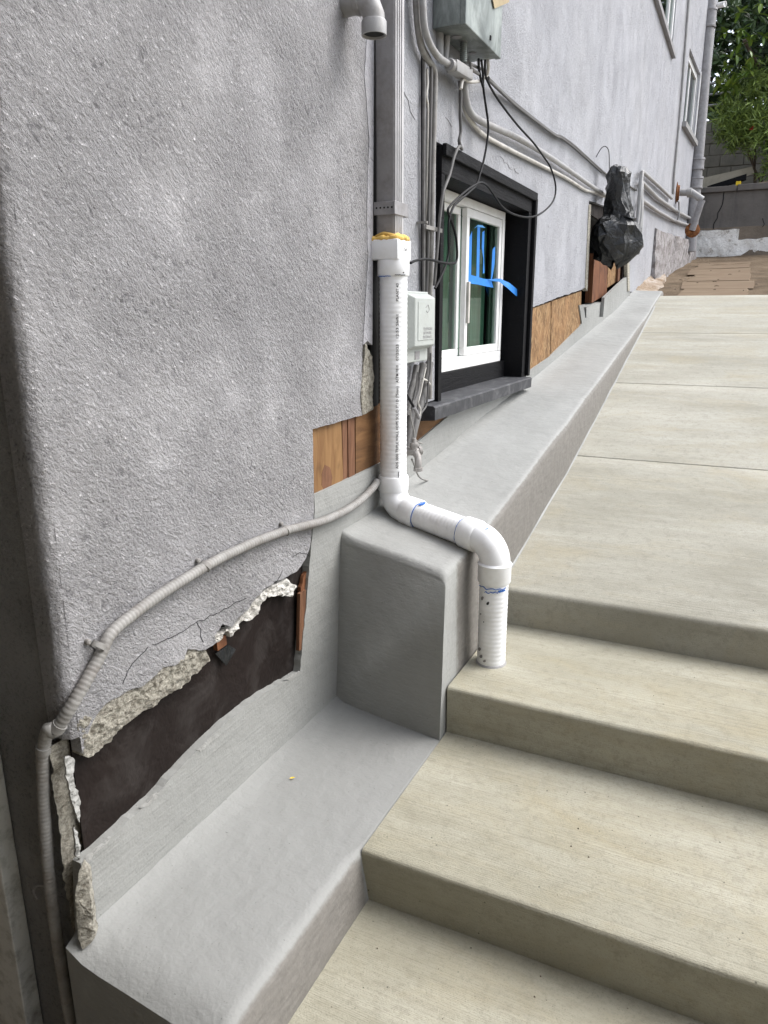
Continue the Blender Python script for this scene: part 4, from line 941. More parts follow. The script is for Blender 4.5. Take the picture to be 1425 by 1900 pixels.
# ---------------------------------------------------------------- electrical panel and its fittings
ep = thing('electrical_panel', (.055, 2.63, .86), 'weathered galvanised electrical box hung high on the stucco wall', 'electrical box')
py0, py1, pz0, pz1, px1 = 2.45, 2.815, .858, 1.55, .112
bm = nb(); box(bm, (.001, py0, pz0), (px1-.02, py1, pz1), .002); obj('enclosure', bm, 'steel', ep)
bm = nb(); box(bm, (px1-.0195, py0-.002, pz0-.003), (px1, py1+.002, pz1+.002), .0025); obj('cover', bm, 'steel', ep)
for (x, y, rr) in ((.045, 2.55, .017), (.05, 2.60, .013), (.04, 2.72, .013)):
    bm = nb(); lathe(bm, (x, y, pz0-.002), (0, 0, 1), [(0, rr), (.0015, rr)], 16); obj('knockout', bm, 'grey_paint', ep)
bm = nb(); box(bm, (px1, 2.685, pz0+.02), (px1+.004, 2.694, pz0+.034), .001); obj('screw', bm, 'dark_gap', ep)
tagp = [(0.118,2.685,0.9998),(0.118,2.872,1.053),(0.118,2.873,1.047),(0.118,2.711,0.9769)]
bm = nb(); slab(bm, tagp, .002); tp = tag(obj('paper_tag', bm, 'paper'), 'brown paper scrap stuck to the front of the electrical box', 'paper tag')
cf = thing('conduit_elbow_box', (.05, 2.6, .75), 'grey conduit body with threaded connector hanging under the electrical box', 'conduit fitting')
bm = nb(); prof = []
for k in range(12): prof += [(.008*k, .0105), (.008*k+.003, .0125), (.008*k+.006, .0125)]
c1 = [(0.05,2.601,0.8658),(0.05,2.606,0.7977)]
lathe(bm, c1[1], Vector(c1[0])-Vector(c1[1]), [(h*(Vector(c1[0])-Vector(c1[1])).length/.094, q) for h, q in prof], 18); obj('connector', bm, 'steel', cf, smooth=30)
lb = [(0.05,2.53,0.7688),(0.05,2.649,0.7928),(0.05,2.652,0.7545),(0.05,2.537,0.733)]
bm = nb(); l0 = Vector(lb[0])+Vector((0, -.0, 0)); 
a_, b_ = Vector([(0.05,2.496,0.76)][0]), Vector([(0.05,2.651,0.7705)][0]); dd = (b_-a_).normalized(); e1 = Vector((1, 0, 0)); e2 = dd.cross(e1).normalized()
vv = [bm.verts.new(a_ + dd*l*(b_-a_).length + e1*p*.02 + e2*q*.018) for p in (-1, 1) for l in (0, 1) for q in (-1, 1)]
hexa_v(bm, vv, .005, 2); obj('body', bm, 'light_paint', cf, smooth=40)
bm = nb(); lathe(bm, a_-dd*.022, dd, [(0, .0165), (.004, .019), (.012, .019), (.013, .0165), (.018, .019), (.026, .017)], 18); obj('gland_nut', bm, 'light_paint', cf, smooth=35)
def cable(name, P, rad, mat, label, cat='cable', sm=4, group=None):
    bm = nb(); tube(bm, P, rad, 8 if rad < .008 else 14, sm)
    return tag(obj(name, bm, mat, smooth=60), label, cat, group)
cable('conduit', [(0.045,2.257,0.9491),(0.045,2.263,0.8839),(0.045,2.268,0.8445),(0.045,2.281,0.8043),(0.045,2.32,0.7759),(0.045,2.386,0.7591),(0.045,2.461,0.7607),(0.045,2.519,0.7665)], .0105, 'light_paint', 'fat pale grey conduit curving into the fitting under the electrical box', 'conduit')
cable('conduit', [(0.03,2.67,0.7644),(0.03,2.683,0.7278),(0.03,2.703,0.6985),(0.03,2.75,0.6779),(0.03,2.822,0.6735),(0.028,2.948,0.6809),(0.026,3.359,0.7108),(0.026,3.828,0.7292),(0.026,4.439,0.7399),(0.026,5.078,0.7488),(0.026,5.592,0.7631)], .0125, 'light_paint', 'fat pale conduit running from the fitting along the wall to the black bag', 'conduit')
cable('cable', [(0.012,2.705,0.7383),(0.012,2.719,0.7075),(0.012,2.755,0.6774),(0.012,2.84,0.6575),(0.012,2.968,0.6472),(0.012,3.216,0.6533),(0.012,3.69,0.6725),(0.012,4.377,0.7019),(0.012,4.904,0.7111),(0.012,5.161,0.7323),(0.012,5.592,0.7571)], .0085, 'cable_white', 'thin white cable sagging just under the fat conduit to the black bag')
cable('cable', [(0.08,2.768,0.8428),(0.07,2.807,0.8321),(0.05,2.851,0.8201),(0.05,2.793,0.7903),(0.05,2.707,0.7645),(0.05,2.652,0.7545),(0.05,2.62,0.7531),(0.05,2.594,0.7373),(0.05,2.585,0.7142)], .006, 'cable_white', 'white cable looping in a U below the electrical box')
cable('cable', [(0.05,2.865,0.8146),(0.02,3.091,0.8361),(0.01,3.353,0.8435),(0.01,3.762,0.8513),(0.01,4.089,0.8623),(0.01,4.208,0.877),(0.01,4.498,0.8904),(0.01,4.934,0.8937),(0.01,5.438,0.8977),(0.01,5.827,0.9108),(0.01,6.593,0.9656),(0.01,7.089,0.9947)], .0075, 'cable_grey', 'upper grey twin cable crossing the wall above the fat conduit')
cable('cable', [(0.05,2.871,0.811),(0.026,3.094,0.8285),(0.02,3.344,0.8303),(0.02,3.755,0.8398),(0.02,4.072,0.8508),(0.02,4.179,0.8631),(0.02,4.47,0.8736),(0.02,4.87,0.8764),(0.02,5.367,0.8766)], .005, 'cable_grey', 'lower strand of the grey twin cable crossing the wall')
cable('cable', [(0.08,2.699,0.8246),(0.06,2.779,0.8094),(0.06,2.79,0.7609),(0.06,2.826,0.7084),(0.06,2.858,0.651),(0.06,2.845,0.591),(0.06,2.814,0.5278),(0.06,2.775,0.4767),(0.06,2.742,0.4396),(0.06,2.663,0.4042),(0.06,2.555,0.3613),(0.06,2.505,0.335),(0.06,2.471,0.291),(0.06,2.469,0.24),(0.06,2.472,0.1889),(0.06,2.444,0.1443),(0.06,2.392,0.0993),(0.06,2.354,0.0727)], .0042, 'cable_black', 'black cable hanging straight down from the electrical box across the window')
cable('cable', [(0.08,2.739,0.8351),(0.06,2.809,0.8085),(0.06,2.882,0.7824),(0.06,3.005,0.7599),(0.06,3.234,0.7327),(0.06,3.496,0.7137),(0.06,3.677,0.6894),(0.07,3.791,0.6558),(0.08,3.865,0.5869),(0.085,3.816,0.5149),(0.085,3.629,0.4436),(0.08,3.434,0.4005),(0.06,3.289,0.3931),(0.06,3.09,0.3987),(0.06,2.942,0.4343),(0.06,2.873,0.4519),(0.06,2.802,0.4551),(0.06,2.742,0.4414),(0.06,2.651,0.4114),(0.06,2.555,0.3732),(0.06,2.484,0.3411),(0.06,2.46,0.32),(0.06,2.497,0.2902),(0.06,2.536,0.2541),(0.06,2.555,0.2083),(0.06,2.552,0.1692),(0.06,2.505,0.1578),(0.06,2.404,0.1559),(0.06,2.318,0.1595),(0.06,2.251,0.1573),(0.06,2.187,0.149),(0.06,2.154,0.141)], .0042, 'cable_black', 'long black cable looping over the stucco right of the window and back')
cable('cable', [(0.03,2.627,0.7509),(0.03,2.641,0.705),(0.03,2.64,0.6465),(0.03,2.649,0.5978),(0.03,2.635,0.5663),(0.03,2.658,0.5483)], .006, 'cable_grey', 'short thick grey cable tied to the wall above the window corner')
cable('cable', [(0.03,2.664,0.5458),(0.045,2.595,0.5411),(0.045,2.55,0.5033),(0.045,2.508,0.4385),(0.045,2.456,0.3817),(0.045,2.43,0.3126),(0.045,2.414,0.2362),(0.045,2.398,0.1509),(0.045,2.386,0.0823)], .0055, 'cable_grey', 'grey cable bent over the corner of the black window trim')
cable('cable', [(0.08,2.671,0.8205),(0.06,2.737,0.8074),(0.06,2.764,0.7803),(0.06,2.789,0.7643)], .0045, 'cable_black', 'short black cable stub under the electrical box')
bm = nb(); tube(bm, [(0.07,2.614,0.794),(0.05,2.743,0.8183),(0.05,2.85,0.8336)], .005, 8); tube(bm, [(0.07,2.614,0.7846),(0.055,2.701,0.7956),(0.055,2.759,0.8)], .006, 8)
tag(obj('pipe_stub', bm, 'conduit_dark', smooth=40), 'dusty pair of pipe stubs behind the conduit fitting', 'pipe stub')
cable('conduit', [(0.0038,2.5,0.8682),(0.0045,2.5,0.8315),(0.0054,2.5,0.7822)], .014, 'light_paint', 'straight grey conduit stub rising behind the curved conduit into the box', 'conduit')
cable('conduit', [(0.0201,2.53,0.8654),(0.0188,2.53,0.8379),(0.0142,2.53,0.7889)], .010, 'light_paint', 'thin conduit stub beside the wider stub under the electrical box', 'conduit')
# vertical bundle left of the window
GB = 'cables bundled down the wall left of the window'
cable('cable', [(0.022,2.264,0.9152),(0.022,2.269,0.8623),(0.022,2.287,0.798),(0.022,2.317,0.7609),(0.022,2.36,0.7463),(0.022,2.4,0.7389),(0.022,2.423,0.7177),(0.022,2.422,0.6255),(0.022,2.415,0.4667),(0.022,2.412,0.3036),(0.022,2.408,0.135),(0.022,2.402,0.031),(0.022,2.407,-0.1111),(0.022,2.413,-0.2955)], .0095, 'conduit', 'grey conduit of the bundle nearest the black window trim', 'conduit', group=GB)
cable('cable', [(0.022,2.288,0.9231),(0.022,2.294,0.856),(0.022,2.303,0.8098),(0.022,2.329,0.7743),(0.022,2.368,0.7573),(0.022,2.391,0.7322),(0.022,2.391,0.6187),(0.022,2.387,0.4623),(0.022,2.384,0.3007),(0.022,2.38,0.1337),(0.022,2.369,0.0307)], .006, 'cable_grey', 'dark cable just left of the bundle conduit by the window', group=GB)
cable('cable', [(0.016,2.371,0.7233),(0.016,2.377,0.6844),(0.016,2.369,0.6449),(0.016,2.383,0.6146),(0.016,2.383,0.492),(0.016,2.382,0.358),(0.016,2.387,0.2185),(0.016,2.387,0.0569)], .0042, 'cable_white', 'thin cream cable in the middle of the bundle left of the window', group=GB)
cable('cable', [(0.014,2.349,0.759),(0.014,2.356,0.6721),(0.014,2.356,0.5201),(0.014,2.36,0.3553),(0.014,2.364,0.2169),(0.014,2.369,0.0566)], .006, 'conduit_dark', 'leftmost grey cable of the bundle beside the window', group=GB)
bm = nb(); slab(bm, [(0.004,2.36,0.7705),(0.004,2.389,0.7787),(0.004,2.412,0.0575),(0.004,2.379,0.0569)], .003); tag(obj('shade_strip', bm, 'dark_gap'), 'dark strip painting the shadow behind the cable bundle', 'shade strip')  # black strip standing in for the shade behind the cables
for (px_, nm) in ([(0.034,2.313,0.3371),(0.034,2.39,0.3366)], 'a'), ([(0.034,2.339,0.0422),(0.034,2.387,0.036)], 'b'):
    pass
bm = nb(); box(bm, (.0, 2.335, .272), (.036, 2.345, .279)); box(bm, (.030, 2.335, .255), (.036, 2.475, .268), .001)
tag(obj('cable_clip', bm, 'conduit'), 'small metal strap around the cable bundle beside the window', 'cable clip')

# ---------------------------------------------------------------- telephone box
tb = thing('telephone_box', (.03, 2.24, -.16), 'pale grey plastic telephone box on the wall behind the white pipe', 'telephone box')
ty0, ty1, tz0, tz1 = 2.15, 2.335, -.118, .055
bm = nb(); box(bm, (.002, ty0-.004, -.158), (.045, ty1, tz1+.006), .004); obj('back_plate', bm, 'box', tb)
bm = nb()
vv = [bm.verts.new(p) for p in ((.045, ty0, tz0), (.045, ty0, tz1), (.045, ty1, tz0), (.045, ty1, tz1), (.072, ty0+.016, tz0+.012), (.072, ty0+.016, tz1-.014), (.072, ty1-.006, tz0+.012), (.072, ty1-.006, tz1-.014))]
hexa_v(bm, vv, .003); obj('cover', bm, 'box', tb)
bm = nb(); box(bm, (.0725, ty0+.035, tz0+.03), (.0738, ty1-.016, tz1-.026), .0005); obj('raised_panel', bm, 'box', tb)
bm = nb(); box(bm, (.0455, 2.225, -.150), (.047, 2.262, -.124)); obj('recess', bm, 'grey_paint', tb)
for i, w in enumerate(('TELEPHONE', 'NETWORK', 'INTERFACE')):
    flat_print(w, .0125, (.0745, 2.225, -.058-.0125*i), (0, 1.1, 0), (0, 0, 1), 'grey_paint', tb)
flat_print('BELL', .010, (.0462, 2.165, -.139), (0, 1, 0), (0, 0, 1), 'grey_paint', tb) if False else None
bm = nb(); tube(bm, [(.0742, 2.245, .012), (.0742, 2.262, .02), (.0742, 2.272, .005), (.0742, 2.26, -.004), (.0742, 2.25, .002)], .001, 6, 4); obj('bell_outline', bm, 'grey_paint', tb)
# tubes and wires below the box
GW = 'old tubes and wires below the telephone box'
cable('pipe', [(0.03,2.389,-0.1679),(0.03,2.367,-0.2171),(0.03,2.326,-0.2861),(0.03,2.276,-0.3529),(0.03,2.245,-0.4029),(0.03,2.232,-0.4408)], .014, 'conduit_dark', 'thickest dirty grey tube slanting down from the telephone box to the tap', 'pipe', 3, GW)
cable('pipe', [(0.02,2.356,-0.1715),(0.02,2.334,-0.2149),(0.02,2.289,-0.2737),(0.02,2.258,-0.3331),(0.02,2.232,-0.4016),(0.02,2.22,-0.454)], .013, 'conduit_dark', 'dirty tube left of the thickest one below the telephone box', 'pipe', 3, GW)
cable('pipe', [(0.02,2.3,-0.1734),(0.02,2.279,-0.2194),(0.02,2.244,-0.2692),(0.02,2.222,-0.3287)], .010, 'conduit_dark', 'short dirty tube nearest the white drain pipe below the telephone box', 'pipe', 3, GW)
cable('wire', [(0.045,2.251,-0.1903),(0.045,2.239,-0.2326),(0.045,2.221,-0.2746),(0.045,2.204,-0.2936),(0.045,2.231,-0.279),(0.045,2.257,-0.2518),(0.045,2.269,-0.209)], .0025, 'cable_grey', 'thin grey wire looped under the telephone box', 'wire', 4, GW)
cable('wire', [(0.05,2.308,-0.18),(0.05,2.29,-0.2105),(0.05,2.264,-0.261),(0.05,2.246,-0.291),(0.05,2.265,-0.3144),(0.05,2.256,-0.3402)], .0028, 'cable_white', 'pale wire curling beside the thickest tube', 'wire', 4, GW)
cable('wire', [(0.05,2.349,-0.1348),(0.05,2.346,-0.1969),(0.05,2.333,-0.2227),(0.05,2.325,-0.276),(0.05,2.316,-0.3059),(0.05,2.288,-0.3207),(0.05,2.265,-0.3287)], .0032, 'cable_grey', 'grey wire hanging along the edge of the window sill', 'wire', 4, GW)
cable('wire', [(0.055,2.138,-0.252),(0.055,2.172,-0.2776),(0.055,2.199,-0.2995)], .0045, 'cable_black', 'black cable stub with a connector below the telephone box', 'wire', 3, GW)
cable('connector', [(0.058,2.192,-0.2985),(0.058,2.214,-0.3168),(0.058,2.237,-0.3391)], .006, 'grey_paint', 'grey plug on the end of the black cable stub', 'connector', 0)
cable('wire', [(0.06,2.157,-0.3013),(0.06,2.166,-0.3368),(0.06,2.189,-0.3748),(0.06,2.193,-0.3966),(0.06,2.221,-0.4151),(0.06,2.263,-0.4271)], .0028, 'conduit', 'bent wire with a hooked tip above the tap', 'wire', 4, GW)
cable('wire', [(0.05,2.196,-0.4692),(0.05,2.228,-0.5042),(0.05,2.247,-0.5301),(0.05,2.28,-0.5517),(0.05,2.354,-0.5764)], .0032, 'conduit', 'copper tipped wire dangling from the tap over the ledge', 'wire', 4, GW)
bm = nb(); 
for k in range(3):
    q = Vector([(0.045,2.354,-0.2229)][0])
tube(bm, [(0.046,2.286,-0.2155),(0.046,2.328,-0.2243),(0.046,2.357,-0.2394)], .0035, 8, 3); tag(obj('cable_tie', bm, 'cable_white', smooth=True), 'white cable tie round the tubes under the telephone box', 'cable tie')
hb = thing('garden_tap', (.06, 2.2, -.48), 'old grey painted garden tap low on the wall behind the drain pipe', 'tap')
q = Vector([(0.055,2.175,-0.4401)][0])
bm = nb(); lathe(bm, q+Vector((-.06, 0, 0)), (1, 0, 0), [(0, .012), (.035, .012), (.036, .017), (.05, .017), (.052, .013), (.085, .013), (.088, .009)], 18); obj('valve_body', bm, 'brass', hb, smooth=35)
bm = nb(); lathe(bm, q+Vector((.012, 0, .0)), (0, 0, 1), [(0, .011), (.02, .011), (.022, .014), (.03, .014), (.031, .008), (.045, .006)], 16); obj('bonnet', bm, 'brass', hb, smooth=35)
bm = nb(); tube(bm, [q+Vector((.015, 0, 0)), q+Vector((.03, -.012, -.012)), q+Vector((.036, -.022, -.03)), q+Vector((.037, -.024, -.048))], .0115, 16, 4); obj('spout', bm, 'brass', hb, smooth=50)
bm = nb(); lathe(bm, q+Vector((.037, -.024, -.056)), (0, 0, 1), [(0, .012), (0, .015), (.011, .015), (.012, .012)], 16); obj('hose_thread', bm, 'brass', hb, smooth=35)
bm = nb()
q2 = q+Vector((.012, .02, .0)); lathe(bm, q2, (.5, .8, .1), [(0, .01), (.004, .017), (.014, .018), (.018, .012)], 14); obj('handle', bm, 'brass', hb, smooth=35)

# ---------------------------------------------------------------- blue tape on the window
GT = 'strips of blue masking tape on the window'
XT = XF-.0145
def tape(P, label, mat='tape'):
    bm = nb(); slab(bm, P, .0008); return tag(obj('tape_strip', bm, mat), label, 'tape', GT)
tape([(-0.099,3.134,0.3007),(-0.099,3.167,0.327),(-0.099,3.169,0.142),(-0.099,3.127,0.1404)], 'upright blue tape strip nearest the left edge of the right pane')
tape([(-0.099,3.235,0.3569),(-0.099,3.271,0.3603),(-0.099,3.278,0.1415),(-0.099,3.24,0.1424)], 'tallest upright blue tape strip on the glass')
tape([(-0.099,3.304,0.3345),(-0.099,3.333,0.3438),(-0.099,3.334,0.2604),(-0.099,3.351,0.1674),(-0.099,3.329,0.1618),(-0.099,3.33,0.226),(-0.099,3.303,0.2696)], 'crinkled upright blue strip right of the tallest one')
tape([(-0.099,3.459,0.2734),(-0.099,3.498,0.2903),(-0.099,3.499,0.212),(-0.099,3.466,0.1412),(-0.099,3.45,0.143)], 'short slanted upright blue strip nearest the right edge of the pane')
tape([(-0.098,3.116,0.1531),(-0.098,3.237,0.1468),(-0.098,3.335,0.1413),(-0.098,3.447,0.1405),(-0.098,3.492,0.1058),(-0.098,3.362,0.1095),(-0.098,3.27,0.1138),(-0.098,3.119,0.116)], 'wide level blue tape strip joining the upright strips')
tape([(-0.098,3.126,0.1119),(-0.098,3.161,0.1151),(-0.098,3.145,0.0547),(-0.098,3.117,0.0566)], 'short blue strip hanging below the level one at the left')
tape([(-0.097,3.188,0.3395),(-0.097,3.236,0.3591),(-0.097,3.295,0.3624),(-0.097,3.341,0.3556),(-0.097,3.281,0.3523),(-0.097,3.23,0.352)], 'curled blue tape end at the top of the tallest strip', 'tape_pale')
bm = nb(); S = []
a_ = [Vector(p) for p in [(-0.085,3.39,0.1406),(-0.085,3.496,0.1467),(-0.085,3.567,0.1296),(-0.085,3.651,0.1021),(-0.085,3.697,0.1057),(-0.085,3.832,0.1037)]]
b_ = [Vector(p) for p in [(-0.085,3.398,0.1338),(-0.085,3.489,0.132),(-0.085,3.544,0.1044),(-0.085,3.637,0.0715),(-0.085,3.675,0.0671),(-0.085,3.848,0.0723)]]
for i, (p, q) in enumerate(zip(a_, b_)):
    x = (-.098, -.07, -.045, -.03, -.025, .0)[i]-(-.085)
    S.append([p+Vector((x, -x*.0, 0)), q+Vector((x, 0, 0)), q+Vector((x-.0008, 0, 0)), p+Vector((x-.0008, 0, 0))])
loft(bm, S, closed=True); tag(obj('tape_strip', bm, 'tape'), 'loose twisted blue tape end trailing onto the black window trim', 'tape', GT)

# ---------------------------------------------------------------- black plastic bag over the meter
bg_ = thing('plastic_bag', (.17, 5.35, .30), 'crumpled black plastic bag hanging on a wire hook from the wall', 'bag')
def crumple(p, amp):
    q = p*7.
    d = noise.voronoi(q)[0]; e = noise.voronoi(p*15+Vector((3, 1, 2)))[0]
    return amp*((d[1]-d[0])*1.0 + .45*(e[1]-e[0]) + .5*noise.noise(q*.8))
def bag_part(name, prof, n, m, amp, squash=.8, hem=0., seed=0.):
    rg = random.Random(int(seed*31)); bm = nb(); S = []
    for i in range(m+1):
        t = i/m*(len(prof)-1); k = min(int(t), len(prof)-2); fq = t-k
        z, rr, x, y = [a+(b-a)*fq for a, b in zip(prof[k], prof[k+1])]
        ring = []
        for j in range(n):
            a = 2*math.pi*(j+.5*(i % 2))/n + rg.uniform(-.08, .08); d = Vector((math.cos(a), math.sin(a)*squash, 0))
            fold = .14*math.sin(a*3+z*6+seed) + .10*math.sin(a*5-z*17+seed*2)
            p = Vector((x, y, z)) + d*rr*(1+fold) + d*rg.uniform(-amp, amp)*min(1, rr/.08)
            p.z += rg.uniform(-.6, .6)*amp
            if hem and i >= m-2: p.z += hem*math.cos(2*a+seed)*(1 if i == m else .5)
            ring.append(p)
        S.append(ring)
    V = [[bm.verts.new(p) for p in q] for q in S]
    for i in range(m):
        for j in range(n):
            j2 = (j+1) % n; A, B, C_, D = V[i][j], V[i][j2], V[i+1][j2], V[i+1][j]
            if (i+j+int(seed)) % 2: bm.faces.new((A, B, C_)); bm.faces.new((A, C_, D))
            else: bm.faces.new((A, B, D)); bm.faces.new((B, C_, D))
    bmesh.ops.subdivide_edges(bm, edges=bm.edges, cuts=2, use_grid_fill=True, smooth=.45)
    for v in bm.verts: v.co += .006*Vector((noise.noise(v.co*40), noise.noise(v.co*40+Vector((9, 0, 0))), 0))
    return obj(name, bm, 'bag', bg_, smooth=28)
bag_part('hood', [(.905, .02, .125, 5.33), (.89, .05, .13, 5.33), (.84, .072, .135, 5.34), (.74, .08, .14, 5.36), (.65, .08, .15, 5.38), (.57, .10, .155, 5.38), (.53, .08, .155, 5.38)], 15, 7, .015, .95, seed=1.)
bag_part('skirt', [(.60, .07, .13, 5.33), (.575, .12, .125, 5.33), (.52, .145, .13, 5.34), (.45, .155, .135, 5.36), (.38, .14, .14, 5.38), (.33, .09, .145, 5.38), (.30, .02, .145, 5.38)], 17, 7, .024, .8, hem=.035, seed=4.)
bm = nb(); loft(bm, [[Vector(p) for p in q] for q in ([(.18, 5.3, .60), (.22, 5.28, .585), (.25, 5.30, .575), (.255, 5.33, .56)], [(.17, 5.36, .58), (.22, 5.36, .60), (.265, 5.37, .585), (.26, 5.37, .555)], [(.16, 5.42, .55), (.21, 5.43, .545), (.23, 5.43, .53), (.21, 5.42, .50)])], cap=False); obj('loose_flap', bm, 'bag', bg_, smooth=True)
bm = nb(); tube(bm, [(.0, 5.25, .95), (.03, 5.25, 1.0), (.055, 5.26, 1.01), (.075, 5.27, .98), (.085, 5.28, .88)], .003, 6, 4); tag(obj('wire_hook', bm, 'cable_grey', smooth=True), 'thin wire hook in the wall above the black bag', 'hook')

# ---------------------------------------------------------------- far pipework
GF = 'thin pipes running along the far wall'
def fp(P, rad, label, name='pipe', mat='light_paint', sm=0, cat='pipe', group=GF):
    bm = nb(); tube(bm, P, rad, 10, sm); return tag(obj(name, bm, mat, smooth=50), label, cat, group)
fp([(0.06,6.867,0.5756),(0.06,6.943,0.7742),(0.06,6.929,0.8993),(0.06,6.958,1.112)] + [(0.03,7.244,1.161),(0.03,8.457,1.213),(0.03,9.813,1.263)], .017, 'upper thin pipe bending up beside the black bag and along the far wall')
fp([(0.05,7.111,0.6392),(0.05,7.149,0.7963),(0.05,7.048,1.05)] + [(0.03,7.269,1.074),(0.03,8.457,1.097),(0.03,10.32,1.19)] + [(0.0583,10.75,1.197),(0.0973,11.64,1.234),(0.1299,12.39,1.287)], .02, 'middle thin pipe along the far wall ending at the large downpipe')
fp([(0.05,7.175,0.4881),(0.05,7.236,0.5598),(0.05,7.234,0.6718),(0.05,7.168,0.9289)] + [(0.03,7.397,0.9446),(0.03,8.553,0.9852),(0.03,10.31,1.071)] + [(0.0687,10.99,1.103),(0.1007,11.72,1.144),(0.1394,12.61,1.21)], .018, 'lowest thin pipe along the far wall ending at the large downpipe')
fp([(0.02,10.05,1.341),(0.02,9.945,1.503),(0.02,9.984,1.971),(0.02,9.962,2.416),(0.02,9.878,2.776),(0.02,9.812,3.281),(0.02,9.785,3.578)], .014, 'slim vertical conduit at the bend in the far wall', 'conduit', cat='conduit', group=None)
bm = nb(); slab(bm, [(0.003,10.08,1.435),(0.003,10.12,1.529),(0.003,10.16,2.005),(0.003,10.05,2.824),(0.003,9.982,3.338),(0.003,10.07,3.366),(0.003,10.14,2.848),(0.003,10.25,2.023),(0.003,10.21,1.543),(0.003,10.17,1.447)], .003); obj('expansion_joint', bm, 'grey_paint', house)
lp = thing('large_downpipe', (.13, 11.8, .85), 'large round grey downpipe at the far end of the wall', 'downpipe')
def lpx(z): return .142 + (.087-.142)*(z-1.03)/(3.78-1.03)
bm = nb(); tube(bm, [(lpx(.8), 11.8, .8), (lpx(2), 11.8, 2.), (lpx(5), 11.8, 5.)], .078, 20); obj('pipe_shaft', bm, 'grey_paint', lp, smooth=50)
for z, h in ((3.58, .22), (1.86, .15), (1.62, .15)):
    bm = nb(); lathe(bm, (lpx(z), 11.8, z), (0, 0, 1), [(0, .085), (0, .095), (.02, .098), (.025, .09), (h-.03, .09), (h-.025, .098), (h, .095), (h, .08)], 24); obj('coupling', bm, 'grey_paint', lp, smooth=30)
# rusty flanges with the pipe arm between them
ra = thing('rusty_flanged_pipe', (.2, 11.3, 1.0), 'grey pipe arm bent between two rusty flanges at the far end of the wall', 'pipe')
fl1 = Vector([(0.12,9.424,1.266)][0]); 
yb = 10.6
def at(y, P): return P
pA = [(0.0196,10.5,1.41),(0.0568,10.5,1.414),(0.1881,10.5,1.405),(0.3206,10.5,1.311),(0.3065,10.5,1.268),(0.2382,10.5,0.96)]
bm = nb(); lathe(bm, Vector(pA[0])-Vector((.02, 0, 0)), (1, .1, 0), [(0, .06), (0, .10), (.02, .105), (.025, .075), (.05, .07)], 12)
for v in bm.verts: v.co.z = pA[0][2] + (v.co.z-pA[0][2])*1.25
obj('flange', bm, 'rust', ra, smooth=20)
bm = nb(); tube(bm, [Vector(p) for p in pA[1:4]], .042, 14); obj('arm', bm, 'light_paint', ra, smooth=50)
bm = nb(); lathe(bm, Vector(pA[2])-Vector((.05, 0, 0)), (1, 0, 0), [(0, .045), (.003, .055), (.05, .055), (.055, .045)], 16); obj('sleeve', bm, 'light_paint', ra, smooth=35)
bm = nb(); tube(bm, [Vector(p) for p in pA[3:]], .04, 14); obj('leg_pipe', bm, 'grey_paint', ra, smooth=50)
bm = nb(); c0 = Vector(pA[5]); 
lathe(bm, c0+Vector((0, .03, 0)), (.15, -1, .25), [(0, .05), (0, .085), (.03, .09), (.04, .07), (.045, .04)], 14); obj('flange', bm, 'rust', ra, smooth=20)
bm = nb(); tube(bm, [(0.0105,10.55,1.33),(0.0504,10.55,1.308),(0.0654,10.55,1.15),(0.0511,10.55,1.1)], .012, 8); obj('drip_pipe', bm, 'light_paint', ra, smooth=50)
# small camera on the far corner
sc_ = thing('security_camera', (.2, 12.0, 3.87), 'small white bullet camera beside the large downpipe near the leaves', 'camera')
pc = [(0.1782,12,3.892),(0.2576,12,3.88)]
bm = nb(); lathe(bm, pc[0], (Vector(pc[1])-Vector(pc[0])+Vector((0, -.05, 0))), [(0, .025), (0, .035), (.10, .035), (.10, .028), (.09, .028)], 14); obj('barrel', bm, 'vinyl', sc_, smooth=35)
bm = nb(); tube(bm, [(.1, 12.02, pc[0][2]), pc[0]], .015, 8); obj('bracket', bm, 'light_paint', sc_, smooth=40)

# ---------------------------------------------------------------- back retaining wall, terrace, block wall
BY = 13.05
rw = thing('retaining_wall', (1.5, BY, .8), 'dark grey rendered retaining wall with a long crack and white peeling base', 'wall')
bm = nb(); box(bm, (-3, BY, .4), (7, BY+.25, 1.72)); obj('wall_face', bm, 'old_wall', rw)
caps = [(-3, .62), (.63, 1.4), (1.41, 3.2), (3.21, 5.0), (5.01, 7.0)]
for i, (a, b) in enumerate(caps):
    bm = nb(); box(bm, (a, BY-.05, 1.723), (b, BY+.3, 1.80+.012*(i % 2)), .008); obj('cap_stone', bm, 'old_wall', rw)
def rough_box(name, a, b, mat, par, amp):
    bm = nb(); nx, nz = 60, 14; S = []
    for i in range(nx+1):
        x = a[0] + (b[0]-a[0])*i/nx; P = []
        top = b[2] + .03*noise.noise(Vector((x*5, 0, 1)))
        for j in range(nz+1):
            z = a[2] + (top-a[2])*j/nz; P.append(Vector((x, a[1]-amp*(.5+noise.noise(Vector((x*6, z*6, 0)))+.4*noise.noise(Vector((x*18, z*18, 2)))), z)))
        P += [Vector((x, b[1], top)), Vector((x, b[1], a[2]))]
        S.append(P)
    loft(bm, S, closed=True); return obj(name, bm, mat, par, smooth=25)
rough_box('peeling_base', (.10, BY-.09, .6), (.72, BY+.01, 1.18), 'white_base', rw, .02)
rough_box('peeling_base', (.721, BY-.07, .6), (3.2, BY+.01, 1.03), 'white_base', rw, .02)
cr = [(0.4531,13.05,1.731),(0.452,13.05,1.603),(0.4326,13.05,1.506),(0.4031,13.05,1.431),(0.3885,13.05,1.355),(0.3639,13.05,1.302),(0.3592,13.05,1.202)]
bm = nb(); tube(bm, jag([Vector(p) for p in cr], .03, .012, 1., (0, 2)), .008, 5); obj('crack', bm, 'dark_gap', rw)
